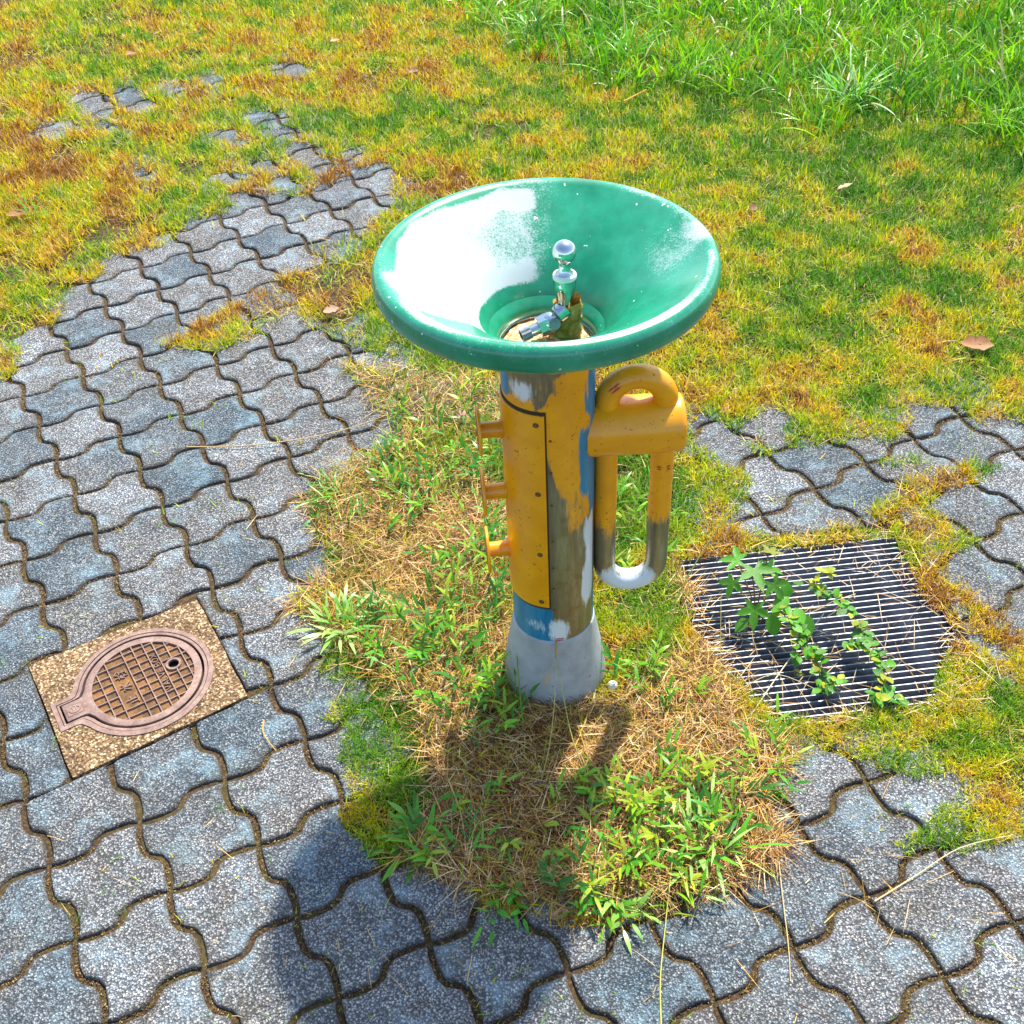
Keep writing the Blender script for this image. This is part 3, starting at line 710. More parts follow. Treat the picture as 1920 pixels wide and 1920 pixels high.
# scuffs of old red paint
def scuff(parent, centre, nrm, tang, w, h, seed):
    rs = random.Random(seed); bm = bmesh.new(); nrm = Vector(nrm).normalized(); tang = Vector(tang).normalized(); up = nrm.cross(tang)
    def ell(k0, k1, off):
        vs = []
        for t in np.linspace(0, 2*PI, 18, endpoint=False):
            q = 1+rs.uniform(-.22, .22); vs.append(bm.verts.new(centre+tang*(math.cos(t)*w*k0*q)+up*(math.sin(t)*h*k1*q+off)+nrm*.0006))
        bm.faces.new(vs)
    ell(1, .32, h*.55); ell(.85, .32, -h*.5)
    from_bm('paint_scuff', bm, M['red'], parent, False)
scuff(column, Vector((RC*math.cos(D2(-83)), RC*math.sin(D2(-83)), .146)), (math.cos(D2(-83)), math.sin(D2(-83)), 0), (1, .12, 0), .009, .0035, 7)
ringc = tp(LCu, .557); rd = (tp(LCu-LR*.72, .557+LR*.70)); nv = Vector((-.12, -.93, .30)).normalized()
scuff(ul, rd+nv*.0179, nv, (.68, 0, .62), .0105, .0045, 1)
scuff(low, tp(LCu+LR, .446)+Vector((-.0055, -.0166, 0)), (-.3, -1, 0), (1, -.3, .1), .004, .004, 2)
scuff(low, tp(LCu+LR, .446)+Vector((.0080, -.0157, 0)), (.4, -1, 0), (1, .4, .1), .003, .005, 3)
# bell bowl
RO = .219
prof = catmull([(.0705, .671), (.0720, .678), (.0775, .691), (.089, .708), (.106, .7275), (.128, .7455), (.152, .7625), (.176, .778), (.192, .7885), (.200, .7935), (.2065, .7955), (.2125, .794), (.2172, .7885), (RO, .7805), (.2183, .770), (.2145, .7615), (.2080, .7575), (.2010, .7580), (.195, .764),
                (.178, .7600), (.152, .7440), (.128, .7265), (.103, .7095), (.080, .692), (.0655, .676), (.064, .662)], 5)
ICR = 10*5; IOUT = 14*5
def bowlcol(R, T, Z, I):
    x, y = R*np.cos(T), R*np.sin(T); nz = fb(x*10+5, y*10+5, 1.6, 33)-.5; nf = fb(x*10+5, y*10+5, 6, 41)-.5
    ins = (I <= IOUT-5)*1.
    a = np.degrees(T) % 360
    big = sm(a+nz*22+nf*14, 82, 104)*(1-sm(a+nz*20, 206, 226))*sm(R, .083+nz*.01, .090)*(1-sm(R+nz*.02, .186, .200))  # worn chalky patch, with the sun's highlight painted in
    # speckled thinning toward the back right part of the patch
    thin = sm(a, 95, 112)
    w = big*(.56+.30*sm(a+nz*40, 112, 150))
    w = np.maximum(w, big*1.05*sm(R+nz*.03, .145, .175)); w = np.maximum(w, big*.85*(1-sm(R, .100, .122)))
    w = np.maximum(w, .40*(R > .09)*np.exp(-((a-97)/16)**2))
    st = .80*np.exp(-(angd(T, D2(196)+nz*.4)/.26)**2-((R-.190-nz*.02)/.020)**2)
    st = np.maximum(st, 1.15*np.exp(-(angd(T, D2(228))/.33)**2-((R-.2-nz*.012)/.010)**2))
    fr = 1.35*np.exp(-(np.abs(angd(T, D2(-62)))/.52)**3.)*np.exp(-((R-.2045)/.0095)**2)*(I < IOUT-16)  # painted sheen along the front right rim crest
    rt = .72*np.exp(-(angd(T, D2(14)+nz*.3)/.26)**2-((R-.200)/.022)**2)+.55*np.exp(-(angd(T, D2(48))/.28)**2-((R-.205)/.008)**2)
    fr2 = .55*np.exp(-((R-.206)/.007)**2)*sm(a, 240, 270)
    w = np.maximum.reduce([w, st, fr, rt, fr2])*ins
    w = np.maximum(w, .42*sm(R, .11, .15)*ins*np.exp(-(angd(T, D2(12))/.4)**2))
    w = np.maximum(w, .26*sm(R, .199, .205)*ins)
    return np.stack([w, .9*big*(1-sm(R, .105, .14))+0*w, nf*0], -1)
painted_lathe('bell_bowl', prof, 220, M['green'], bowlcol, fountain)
basin = None
bm = bmesh.new(); lathe(bm, [(.0705, .672), (.0690, .674), (.0675, .671), (.0645, .667), (.0630, .660), (.0005, .659)], 60); basin = from_bm('basin', bm, M['steel'], fountain)
bm = bmesh.new()
sr = lathe(bm, [(.061, .6600), (.058, .663), (.050, .665), (.040, .6665), (.028, .667), (.015, .668), (.001, .668)], 44)
for r in sr[1:-1]:
    for v in r: v.co.z += random.uniform(-.0018, .0018)
from_bm('sediment', bm, M['sediment'], basin)
# bubbler tap
tap = link('tap', None, None, fountain); tap.location = (.0245, .012, 0)
def tl(name, prof, mat, n=32, Mx=None):
    bm = bmesh.new(); lathe(bm, prof, n)
    if Mx is not None: bmesh.ops.transform(bm, matrix=Mx, verts=bm.verts)
    return from_bm(name, bm, mat, tap)
ball = [(.0155*math.sin(t), .7890-.0155*math.cos(t)) for t in np.linspace(PI-.001, .52, 18)]
tl('spout_ball', ball+[(.0072, .774), (.0070, .768), (.0085, .762), (.0125, .7575)], M['chrome'])
tl('washer_ring', [(.0120, .7585), (.0150, .7575), (.0156, .7555), (.0154, .7525), (.0120, .752)], M['fade'])
tl('nozzle_cup', [(.0150, .7525), (.0152, .745), (.0138, .735), (.0115, .724), (.0108, .712), (.0100, .700), (.0100, .66)], M['chrome'])
bm = bmesh.new()                                    # tape bound round the riser
rows = []
for i, z in enumerate(np.linspace(.660, .716, 13)):
    row = []
    for k in range(18):
        t = 2*PI*k/18; ex = 4.5; c, s = math.cos(t), math.sin(t); rr = 1/(abs(c)**ex+abs(s)**ex)**(1/ex)
        w = .0165+random.uniform(-.0014, .0014)+.0016*math.sin(z*420+t*2)
        tpz = z+(.0045*math.cos(t-.3)+random.uniform(0, .0025) if i == 12 else 0)
        row.append(bm.verts.new((.0035+c*rr*w*1.08, .002+s*rr*w*.9, tpz)))
    rows.append(row)
for a, b in zip(rows, rows[1:]):
    for k in range(18): bm.faces.new((a[k], a[(k+1) % 18], b[(k+1) % 18], b[k]))
for f in bm.faces: f.smooth = True
from_bm('tape_wrap', bm, M['tape'], tap)
def cyl_between(name, a, b, ra, rb_, mat, n=20, extra=None):
    bm = bmesh.new(); a, b = Vector(a), Vector(b); pts = [a, a.lerp(b, .5), b]; tube(bm, pts, [ra, (ra+rb_)/2, rb_], n)
    return from_bm(name, bm, mat, tap)
bm = bmesh.new(); bmesh.ops.create_uvsphere(bm, u_segments=24, v_segments=14, radius=.0150, matrix=Matrix.Translation((-.019, -.010, .692))); from_bm('valve_body', bm, M['chrome'], tap)
cyl_between('shoulder', (-.010, -.006, .700), (.001, -.001, .708), .0125, .0135, M['chrome'])
cyl_between('hex_nut', (-.019, -.010, .692), (-.035, -.016, .6880), .0150, .0135, M['chrome'], 6)
cyl_between('handle_face', (-.014, -.020, .6965), (-.0135, -.0265, .699), .0078, .0072, M['zinc'])
cyl_between('spout', (-.030, -.014, .6885), (-.050, -.022, .684), .0080, .0078, M['chrome'])
bm = bmesh.new(); a = Vector((-.046, -.0205, .6850)); b = Vector((-.058, -.0255, .6823)); tube(bm, [a, b], .0092, 20); 
for k, v in enumerate(bm.verts):
    if (k % 20) % 2: v.co = v.co.lerp(a.lerp(b, .5 if False else (0 if k < 20 else 1)), .10)
from_bm('knurled_tip', bm, M['zinc'], tap, False)
bm = bmesh.new(); tube(bm, [b+(b-a).normalized()*.0002, b+(b-a).normalized()*.0004], .0055, 16); from_bm('outlet', bm, M['black'], tap, False)

# ------------------------------------------------------------------ vegetation
PROF = {2: ([1, .75], ), 3: ([.9, 1, .6],), 5: ([.7, 1, .95, .75, .42],), 6: ([.35, .85, 1., .92, .70, .38],)}
def blades(base, az, L, W, lean, curve, col, K=2, prof=None, roll=None):
    N = len(L); prof = prof or PROF[K][0]
    d = np.stack([np.cos(az), np.sin(az), np.zeros(N)], 1); side = np.stack([-np.sin(az), np.cos(az), np.zeros(N)], 1)
    pos = base.copy(); V = np.zeros((N, 2*K+1, 3))
    for k in range(K+1):
        ph = lean+curve*(k/K)
        if k < K:
            s = side
            if roll is not None:
                nrm = np.stack([-d[:, 0]*np.cos(ph), -d[:, 1]*np.cos(ph), np.sin(ph)], 1); s = side*np.cos(roll)[:, None]+nrm*np.sin(roll)[:, None]
            V[:, 2*k] = pos-s*(W*prof[k]/2)[:, None]; V[:, 2*k+1] = pos+s*(W*prof[k]/2)[:, None]
            pos = pos+(d*np.sin(ph)[:, None]+np.array([0, 0, 1])*np.cos(ph)[:, None])*(L/K)[:, None]
        else: V[:, 2*K] = pos
    V[:, :, 2] = np.maximum(V[:, :, 2], -.006)
    o = np.arange(N)[:, None]*(2*K+1)
    q = [o+np.array([[2*k, 2*k+1, 2*k+3, 2*k+2]]) for k in range(K-1)]
    t = o+np.array([[2*K-2, 2*K-1, 2*K]])
    return V.reshape(-1, 3), (np.concatenate(q) if q else None), t, np.repeat(col, 2*K+1, 0)
def blade_obj(name, parts, mat, parent=None):
    Vs, Qs, Ts, Cs = [], [], [], []; off = 0
    for V, q, t, c in parts:
        Vs.append(V); Cs.append(c); Ts.append(t+off)
        if q is not None: Qs.append(q+off)
        off += len(V)
    F = ([np.concatenate(Qs)] if Qs else [])+[np.concatenate(Ts)]
    return mesh_np(name, np.concatenate(Vs), F, mat, parent, np.concatenate(Cs))
def lerp3(a, b, t): return np.array(a)[None]*(1-t[:, None])+np.array(b)[None]*t[:, None]

def in_grate(x, y, m=0.0):
    a = (x-GC.x)*gx.x+(y-GC.y)*gx.y; b = (x-GC.x)*gy.x+(y-GC.y)*gy.y
    return (np.abs(a) < GW/2+m) & (np.abs(b) < GH/2+m)
def in_block(x, y):
    return inpoly(x, y, [(p.x, p.y) for p in BLK])
# the grate's cover of encroaching grass, as an uneven margin
def grate_open(x, y):
    a = (x-GC.x)*gx.x+(y-GC.y)*gx.y; b = (x-GC.x)*gy.x+(y-GC.y)*gy.y
    j = (fb(x, y, 14, 51)-.5)*.05
    return (a > -GW/2+.018+j+.02*(b < -.10)+.085*np.clip((-b-.10)/.11, 0, 1)) & (a < GW/2-.018+j*.8-.10*np.clip((-b-.09)/.12, 0, 1)) & (b > -GH/2+.014+j*.6) & (b < GH/2-.02+j*.5)
THATCH = [(650, 700), (800, 690), (940, 730), (940, 1330), (1150, 1330), (1300, 1180), (1260, 1090), (1290, 1070), (1330, 1250), (1400, 1380), (1500, 1410), (1430, 1480), (1480, 1600), (1300, 1720), (1000, 1710), (760, 1620), (830, 1480), (800, 1340), (660, 1230), (560, 1150), (640, 1050), (590, 960), (640, 880), (740, 800)]
def thatch(x, y):
    px, py = PX(x, y); j = (fb(x, y, 10, 61)-.5)*90
    return inpoly(px+j, py+j*.6, THATCH)
TALL = [(700, -400), (2600, -400), (2600, 560), (1960, 330), (1840, 250), (1720, 230), (1560, 280), (1440, 200), (1270, 190), (1100, 175), (960, 95), (860, 30)]
def tallmask(x, y):
    px, py = PX(x, y); j = (fb(x, y, 4, 71)-.5)*130
    return inpoly(px+j, py+j*.5, TALL)
def sample(n, x0=-2.5, x1=2.3, y0=.5, y1=5.6, power=1.5):
    x = rng.uniform(x0, x1, n); y = rng.uniform(y0, y1, n)
    k = rng.random(n) < np.minimum(1, (1.15/y)**power); x, y = x[k], y[k]
    px, py = PX(x, y); k = (px > -120) & (px < 2040) & (py > -110) & (py < 2050)
    far = ~k & (rng.random(len(x)) < .16); k |= far
    return x[k], y[k]
def fountain_clear(x, y, r=.083): return (x-FC.x)**2+(y-FC.y)**2 > r*r

# short lawn
x, y = sample(4200000, power=1.35)
ex = exposed(x, y); gr = in_grate(x, y, .003) & grate_open(x, y); th = thatch(x, y)
edge = rng.random(len(x)) < .012
px, py = PX(x, y)
cl0 = np.zeros(len(x), bool)
for a, b, r, s in ((745, 1400, 105, 120), (740, 1320, 80, 60), (690, 1450, 50, 60)): cl0 |= ((px-a)/r)**2+((py-b)/s)**2 < 1+(vn(x, y, 25, 12)-.5)
k = (~ex | cl0 | (edge & (vn(x, y, 10, 8) > .62))) & ~gr & fountain_clear(x, y) & ~in_block(x, y)
# green clump islands inside the thatch keep a thick sward; the rest of the thatch keeps a few blades
px, py = PX(x, y)
cl = np.zeros(len(x), bool)
for a, b, r, s in ((720, 1130, 50, 40), (900, 900, 60, 120), (860, 1200, 80, 120), (800, 820, 60, 60), (1290, 1480, 120, 70), (770, 1400, 130, 110), (760, 1340, 90, 70), (640, 1060, 70, 40), (1230, 1130, 60, 60), (1230, 1240, 60, 50), (850, 950, 60, 60), (1200, 950, 120, 90), (1240, 1370, 90, 30)):
    cl |= ((px-a)/r)**2+((py-b)/s)**2 < 1+(vn(x, y, 25, 12)-.5)
k &= (~th | cl | (rng.random(len(x)) < .10))
thin = fb(x, y, 3.2, 91)
cv = vn(x, y, 38, 97)*.6+vn(x, y, 80, 98)*.4
k &= (rng.random(len(x)) < (.38+1.2*cv)*(.55+.9*thin)*(1-.75*((fb(x, y, 5.5, 131) < .36) & (px < 1000)))) | cl0
x, y, cl = x[k], y[k], cl[k]; px, py = px[k], py[k]
print('lawn blades', len(x))
N = len(x); n1 = fb(x, y, 2.2, 13); n2 = fb(x, y, 10, 17); n3 = fb(x, y, 30, 19); r = rng.random(N)
left = sm(-px, -1000, -500)*sm(-py, -900, -500)       # golden sward to the upper left
gold = np.clip(.34+.30*left+(n2-.5)*1.7+(n1-.5)*.9+(n3-.5)*.9+(r-.5)*.6-.25*sm(px, 900, 1500)*sm(-py, -420, -250), 0, 1)
gold = np.where(cl, gold*.35, gold)
GREEN, LIME, YEL, ORG, BRN = (.09, .28, .003), (.30, .46, .004), (.66, .62, .006), (.78, .46, .008), (.34, .14, .012)
st = [0, .28, .55, .82, 1.0]; cc = np.array([GREEN, LIME, YEL, ORG, BRN])
col = np.stack([np.interp(gold, st, cc[:, c]) for c in range(3)], 1)*(.55+.8*rng.random(N))[:, None]
straw = rng.random(N) < .06+.05*(gold > .6); col[straw] = np.array([.62, .47, .22])*(.6+.7*rng.random(straw.sum()))[:, None]
sz = np.clip(.85+.33*(y-1.3), .7, 1.9)
cv = vn(x, y, 38, 97)*.6+vn(x, y, 80, 98)*.4
L = (.010+.016*rng.random(N))*(.35+1.5*cv)*np.clip(sz, .8, 1.5); W = (.0013+.0010*rng.random(N))*sz
base = np.stack([x, y, -.006+.006*rng.random(N)+.006*n2*rng.random(N)], 1)
lean = np.abs(rng.normal(.75, .4, N)); cur = rng.normal(.25, .5, N)
lawn = blade_obj('lawn_grass', [blades(base, rng.uniform(0, 2*PI, N), L, W, lean, cur, col, 2)], M['lawn'])
tag(lawn, 'short yellow green lawn creeping over the paving', 'grass', kind='stuff')

# coarse grass top right
x, y = sample(110000, -1.5, 3.0, 2.4, 6.2, .6); px, py = PX(x, y)
k = tallmask(x, y) & (fb(x, y, 5, 77)+rng.random(len(x))*.5 > .62); x, y = x[k], y[k]; N = len(x); print('tall', N)
cen = fb(x, y, 7, 79)
az = rng.uniform(0, 2*PI, N); L = (.05+.14*rng.random(N))*(.55+.9*cen); W = .003+.0055*rng.random(N)
n2 = fb(x, y, 6, 83); t = np.clip(n2+(rng.random(N)-.5)*.9, 0, 1)
col = lerp3((.025, .18, .002), (.30, .62, .006), t)*(.7+.7*rng.random(N))[:, None]
dry = rng.random(N) < .06; col[dry] = (.55, .48, .20)
lean = np.abs(rng.normal(.45, .3, N)); cur = np.abs(rng.normal(.9, .5, N))
tg = blade_obj('tall_grass', [blades(np.stack([x, y, np.full(N, -.01)], 1), az, L, W, lean, cur, col, 5, roll=rng.normal(0, .5, N))], M['tall'])
tag(tg, 'coarse bright green grass growing tall behind the lawn', 'grass', kind='stuff')

# dry thatch, straw and clippings
def straws(n, mask, Lr, zr, cols, name, label, Wr=(.0007, .0013), xr=(-1.9, 1.9), yr=(.4, 3.6)):
    x = rng.uniform(*xr, n); y = rng.uniform(*yr, n); k = mask(x, y) & fountain_clear(x, y, .088)
    if name == 'thatch': qx, qy = PX(x, y); k &= rng.random(n) < np.where(qy < 900, .22, np.where((qx < 700) & (qy < 1300), .5, 1.))
    x, y = x[k], y[k]; N = len(x)
    L = Lr[0]+(Lr[1]-Lr[0])*rng.random(N)**1.6; W = Wr[0]+(Wr[1]-Wr[0])*rng.random(N); c = np.array(cols)[rng.integers(0, len(cols), N)]*(.6+.7*rng.random(N))[:, None]
    lean = rng.normal(1.50, .13, N); cur = rng.normal(.08, .35, N)
    P = blades(np.stack([x, y, zr[0]+(zr[1]-zr[0])*rng.random(N)**2], 1), rng.uniform(0, 2*PI, N), L, W, lean, cur, c, 3, roll=rng.normal(0, .4, N), prof=[.8, 1, .7])
    V = P[0]; V[:, 2] = np.maximum(V[:, 2], np.where(in_grate(V[:, 0], V[:, 1]), .001, .0012)); print(name, N)
    return tag(blade_obj(name, [P], M['straw']), label, 'dry grass', kind='stuff')
STR = [(.62, .38, .12), (.72, .52, .26), (.42, .19, .04), (.22, .08, .02), (.58, .34, .05), (.14, .06, .02)]
def m_th(x, y): return thatch(x, y) & ~(in_grate(x, y) & grate_open(x, y)) & (fb(x, y, 12, 88) > .28)
straws(200000, m_th, (.018, .075), (.001, .020), STR, 'thatch', 'tangled mat of dry brown grass round the fountain foot', (.0008, .0016), (-.6, .75), (.85, 2.25))
def m_near(x, y):
    px, py = PX(x, y); d = np.minimum(np.hypot((px-1050)/650, (py-1680)/190), np.minimum(np.hypot((px-760)/220, (py-820)/170), np.minimum(np.hypot((px-1650)/350, (py-1620)/160), np.hypot((px-560)/120, (py-1000)/200))))
    return (rng.random(len(x)) < np.exp(-d**2*1.3)) & ~in_block(x, y)
straws(9000, m_near, (.012, .06), (.003, .006), STR[:2]+STR[4:], 'straw_litter', 'loose dry straw scattered over the grey pavers', (.0007, .0013))
def m_lawn(x, y): return ~exposed(x, y) & ~(in_grate(x, y) & grate_open(x, y))
straws(15000, m_lawn, (.015, .06), (.006, .016), STR, 'lawn_straw', 'dead grass stems lying in the short lawn', (.0008, .0015), (-1.9, 1.8), (1.0, 4.6))
def m_gedge(x, y):
    a = (x-GC.x)*gx.x+(y-GC.y)*gx.y; b = (x-GC.x)*gy.x+(y-GC.y)*gy.y
    d = np.minimum(np.minimum(GW/2-np.abs(a), GH/2-np.abs(b))/.03, 1); lft = (a < -.10) & (b < .05)
    return in_grate(x, y) & (rng.random(len(x)) < np.where(lft, .30*np.exp(-(a+.22)*14), .5*np.exp(-d*2.2))+.004)
straws(9000, m_gedge, (.02, .08), (.002, .012), STR[:3], 'grate_straw', 'dry straw fallen over the edges of the drain grate', (.0008, .0014), (.25, .82), (1.05, 1.65))
# moss and bits in the joints of the paving
def m_joint(x, y):
    u = ((x-LO.x)*LU.x+(y-LO.y)*LU.y)/A**2; v = ((x-LO.x)*LV.x+(y-LO.y)*LV.y)/A**2; tu, tv = u % 1, v % 1
    wu = np.interp(tu, TT+[1], WW+[0]); wv = np.interp(tv, TT+[1], WW+[0])
    dv = np.abs((v-wu+.5) % 1-.5); du = np.abs((u+wv+.5) % 1-.5)
    return (np.minimum(du, dv) < .032) & exposed(x, y) & ~in_block(x, y) & ~in_grate(x, y) & (fb(x, y, 7, 95) > .35)
o = straws(330000, m_joint, (.002, .006), (-.008, -.004), [(.32, .20, .06), (.16, .08, .03), (.42, .30, .12), (.20, .17, .03), (.08, .04, .02)], 'joint_moss', 'brown moss and grit packed in the paving joints', (.0008, .0016), (-1.3, 1.3), (.45, 2.3))
V = np.zeros(len(o.data.vertices)*3, np.float32); o.data.vertices.foreach_get('co', V); V = V.reshape(-1, 3); V[:, 2] -= .0078; V[:, 2] += .003*rng.random(len(V)); o.data.vertices.foreach_set('co', V.ravel())

# leafy weeds: stems with alternate lance leaves
def sprig(P, base, az, L, lean, n, ll, lw, col, curve=.7, rs=random):
    K = 5; ph = lean; pos = Vector(base); d = Vector((math.cos(az), math.sin(az), 0)); pts = [pos.copy()]
    nseg = n+1
    for i in range(nseg):
        a = lean+curve*i/nseg; pos = pos+(d*math.sin(a)+Vector((0, 0, math.cos(a))))*(L/nseg); pos.z = max(pos.z, .004); pts.append(pos.copy())
    for i, (p, q) in enumerate(zip(pts, pts[1:])):
        t = q-p; h = math.hypot(t.x, t.y)
        P.append((tuple(p), math.atan2(t.y, t.x), t.length*1.05, .0014, math.atan2(h, t.z), 0., tuple(np.array(col)*.9+np.array((.06, .03, 0))), 0))
    for i in range(n):
        p = pts[i+1]; sgn = 1 if i % 2 else -1
        a2 = az+sgn*rs.uniform(.5, 1.2); k = rs.uniform(.75, 1.15)*(1 if i < n-1 else .8)
        c = np.array(col)*rs.uniform(.75, 1.3)
        P.append((tuple(p), a2, ll*k, lw*k, rs.uniform(.6, 1.15), rs.uniform(.2, .8), tuple(c), 1))
    p = pts[-1]; P.append((tuple(p), az, ll*.9, lw*.85, lean+curve*.7, .5, tuple(col), 1))
def sprig_parts(P):
    out = []
    for typ in (0, 1):
        Q = [p for p in P if p[7] == typ]
        if not Q: continue
        out.append(blades(np.array([q[0] for q in Q]), np.array([q[1] for q in Q]), np.array([q[2] for q in Q]), np.array([q[3] for q in Q]), np.array([q[4] for q in Q]), np.array([q[5] for q in Q]), np.array([q[6] for q in Q]), 6 if typ else 2,
                          roll=rng.normal(0, .35, len(Q)) if typ else None, prof=None if typ else [1, .9]))
    return out
WG = [(.05, .26, .01), (.10, .34, .012), (.20, .44, .015), (.04, .18, .01), (.34, .44, .02)]
x = rng.uniform(-.6, .75, 60000); y = rng.uniform(.8, 2.3, 60000); px, py = PX(x, y)
k = thatch(x, y) & fountain_clear(x, y, .090) & ~in_grate(x, y); dens = np.where(py < 1330, .55, .22)*np.where((px > 1180), 1.0, 1.)*(.25+1.5*fb(x, y, 14, 141))
k &= rng.random(60000) < dens; x, y = x[k], y[k]; N = len(x); t = np.clip(fb(x, y, 9, 143)*1.3-.15+(rng.random(N)-.5)*.9, 0, 1)
col = lerp3((.08, .30, .006), (.55, .55, .02), t)*(.6+.8*rng.random(N))[:, None]; dr = rng.random(N) < .18; col[dr] = np.array([.62, .42, .12])*(.6+.6*rng.random(dr.sum()))[:, None]
wg = blade_obj('wild_grass', [blades(np.stack([x, y, np.full(N, -.002)], 1), rng.uniform(0, 2*PI, N), .018+.045*rng.random(N)**1.5, .0013+.0017*rng.random(N), np.abs(rng.normal(.7, .35, N)), rng.normal(.6, .5, N), col, 3, roll=rng.normal(0, .5, N))], M['weed'])
tag(wg, 'wispy yellow green grass growing through the straw round the foot', 'grass', kind='stuff')
P = []; rs = random.Random(5)
ZONES = [((860, 1230, 90, 130), 52, (.06, .13)), ((900, 1080, 60, 90), 26, (.06, .13)), ((800, 860, 110, 90), 30, (.05, .11)), ((890, 830, 60, 90), 20, (.07, .15)), ((740, 960, 110, 50), 18, (.04, .09)), ((720, 1200, 90, 60), 14, (.04, .09)),
         ((1000, 1560, 240, 110), 34, (.03, .07)), ((1250, 1540, 180, 110), 46, (.04, .08)), ((1400, 1450, 70, 60), 14, (.04, .08)), ((1230, 1300, 90, 60), 10, (.04, .08)), ((1180, 1020, 80, 90), 14, (.04, .09)), ((1150, 1660, 160, 40), 12, (.03, .06)), ((930, 1340, 60, 40), 10, (.05, .10))]
for (cx, cy, rx, ry), n, (l0, l1) in ZONES:
    for i in range(n):
        a = rs.uniform(0, 2*PI); q = math.sqrt(rs.random()); g = G(cx+math.cos(a)*q*rx, cy+math.sin(a)*q*ry)
        if (g-FC).length < .092: continue
        sprig(P, (g.x, g.y, 0), rs.uniform(0, 2*PI), rs.uniform(l0, l1), rs.uniform(.1, .8), rs.randint(3, 6), rs.uniform(.022, .040), rs.uniform(.0045, .0075), WG[rs.randrange(5)], rs.uniform(.3, 1.0), rs)
tag(blade_obj('weeds', sprig_parts(P), M['weed']), 'leafy green weeds and crabgrass crowding the fountain foot', 'weeds', kind='stuff')

# single plants one can point at
def plant(name, px, py, cat, label, n, Lr, lr, lwr, cols, lean=(.5, 1.2), azr=(0, 2*PI), seed=1, nl=(3, 5), group=None):
    rs = random.Random(seed); g = G(px, py); r = tag(empty(name, g), label, cat, group); P = []
    for i in range(n):
        az = azr[0]+(azr[1]-azr[0])*(i+rs.random()*.7)/n
        sprig(P, (rs.uniform(-.006, .006), rs.uniform(-.006, .006), 0), az, rs.uniform(*Lr), rs.uniform(*lean), rs.randint(*nl), rs.uniform(*lr), rs.uniform(*lwr), cols[rs.randrange(len(cols))], rs.uniform(.2, .7), rs)
    st_ = [p for p in P if p[7] == 0]; lf = [p for p in P if p[7] == 1]
    blade_obj('stems', sprig_parts(st_), M['weed'], r); blade_obj('leaves', sprig_parts(lf), M['weed'], r); return r
PALE = [(.34, .55, .10), (.22, .46, .05), (.40, .58, .16)]; MID = [(.07, .30, .012), (.14, .40, .02)]
plant('grass_tuft', 640, 1185, 'grass tuft', 'pale wide bladed grass tuft spreading onto the pavers right of the valve cover', 15, (.03, .07), (.045, .075), (.006, .009), PALE, (.7, 1.25), seed=3, nl=(1, 3))
plant('crabgrass_plant', 650, 935, 'grass plant', 'flat crabgrass plant reaching left over pavers with long thin runners', 9, (.05, .12), (.03, .05), (.003, .006), MID+PALE[:1], (1.0, 1.4), (2.2, 4.2), seed=4)
plant('crabgrass_plant', 800, 1570, 'grass plant', 'broad leaved crabgrass sprig at the lower left edge of the dry grass', 6, (.04, .08), (.035, .05), (.008, .011), MID, (1.1, 1.4), (2.2, 4.6), seed=6, nl=(2, 4))
plant('crabgrass_plant', 950, 1640, 'grass plant', 'dark green crabgrass runner hanging straight down onto the dark pavers', 4, (.06, .11), (.025, .04), (.006, .009), MID, (1.2, 1.45), (4.2, 5.2), seed=8)
plant('crabgrass_plant', 1150, 1680, 'grass plant', 'bright crabgrass sprig between dark joints at the front of the thatch', 6, (.04, .07), (.03, .045), (.006, .009), PALE[:2]+MID, (1.1, 1.4), (3.4, 6.0), seed=9)
plant('crabgrass_plant', 1330, 1590, 'grass plant', 'large pale crabgrass plant with star of long blades right front of the fountain', 12, (.04, .08), (.045, .07), (.006, .0095), PALE+MID, (.8, 1.3), seed=12, nl=(2, 4))
plant('seedling', 1425, 835, 'weed', 'tiny seedling with dry reddish stalks in the joint right of the yellow tube', 6, (.02, .035), (.015, .025), (.003, .005), [(.45, .28, .12), (.2, .38, .04)], (1.0, 1.35), seed=15, nl=(1, 2))
plant('grass_tuft', 1590, 200, 'grass tuft', 'pale long bladed tuft standing out of the coarse grass at upper right', 22, (.06, .12), (.10, .17), (.006, .010), [(.26, .52, .12), (.12, .42, .04), (.34, .56, .2)], (.4, 1.1), seed=18, nl=(1, 2))
plant('grass_tuft', 1180, 110, 'grass tuft', 'bright grass tuft with arching blades at the near edge of the coarse grass', 16, (.05, .10), (.09, .14), (.005, .009), [(.22, .5, .06), (.10, .4, .02)], (.5, 1.2), seed=19, nl=(1, 2))
plant('grass_tuft', 1000, 60, 'grass tuft', 'grass tuft above the bowl at the left end of the coarse grass', 14, (.05, .09), (.08, .13), (.005, .008), [(.22, .5, .06), (.14, .42, .02)], (.5, 1.2), seed=20, nl=(1, 2))
plant('grass_tuft', 65, 415, 'grass tuft', 'small green grass tuft in the golden lawn by the left edge', 8, (.03, .06), (.05, .08), (.004, .006), [(.12, .4, .02)], (.2, .8), seed=22, nl=(1, 2))

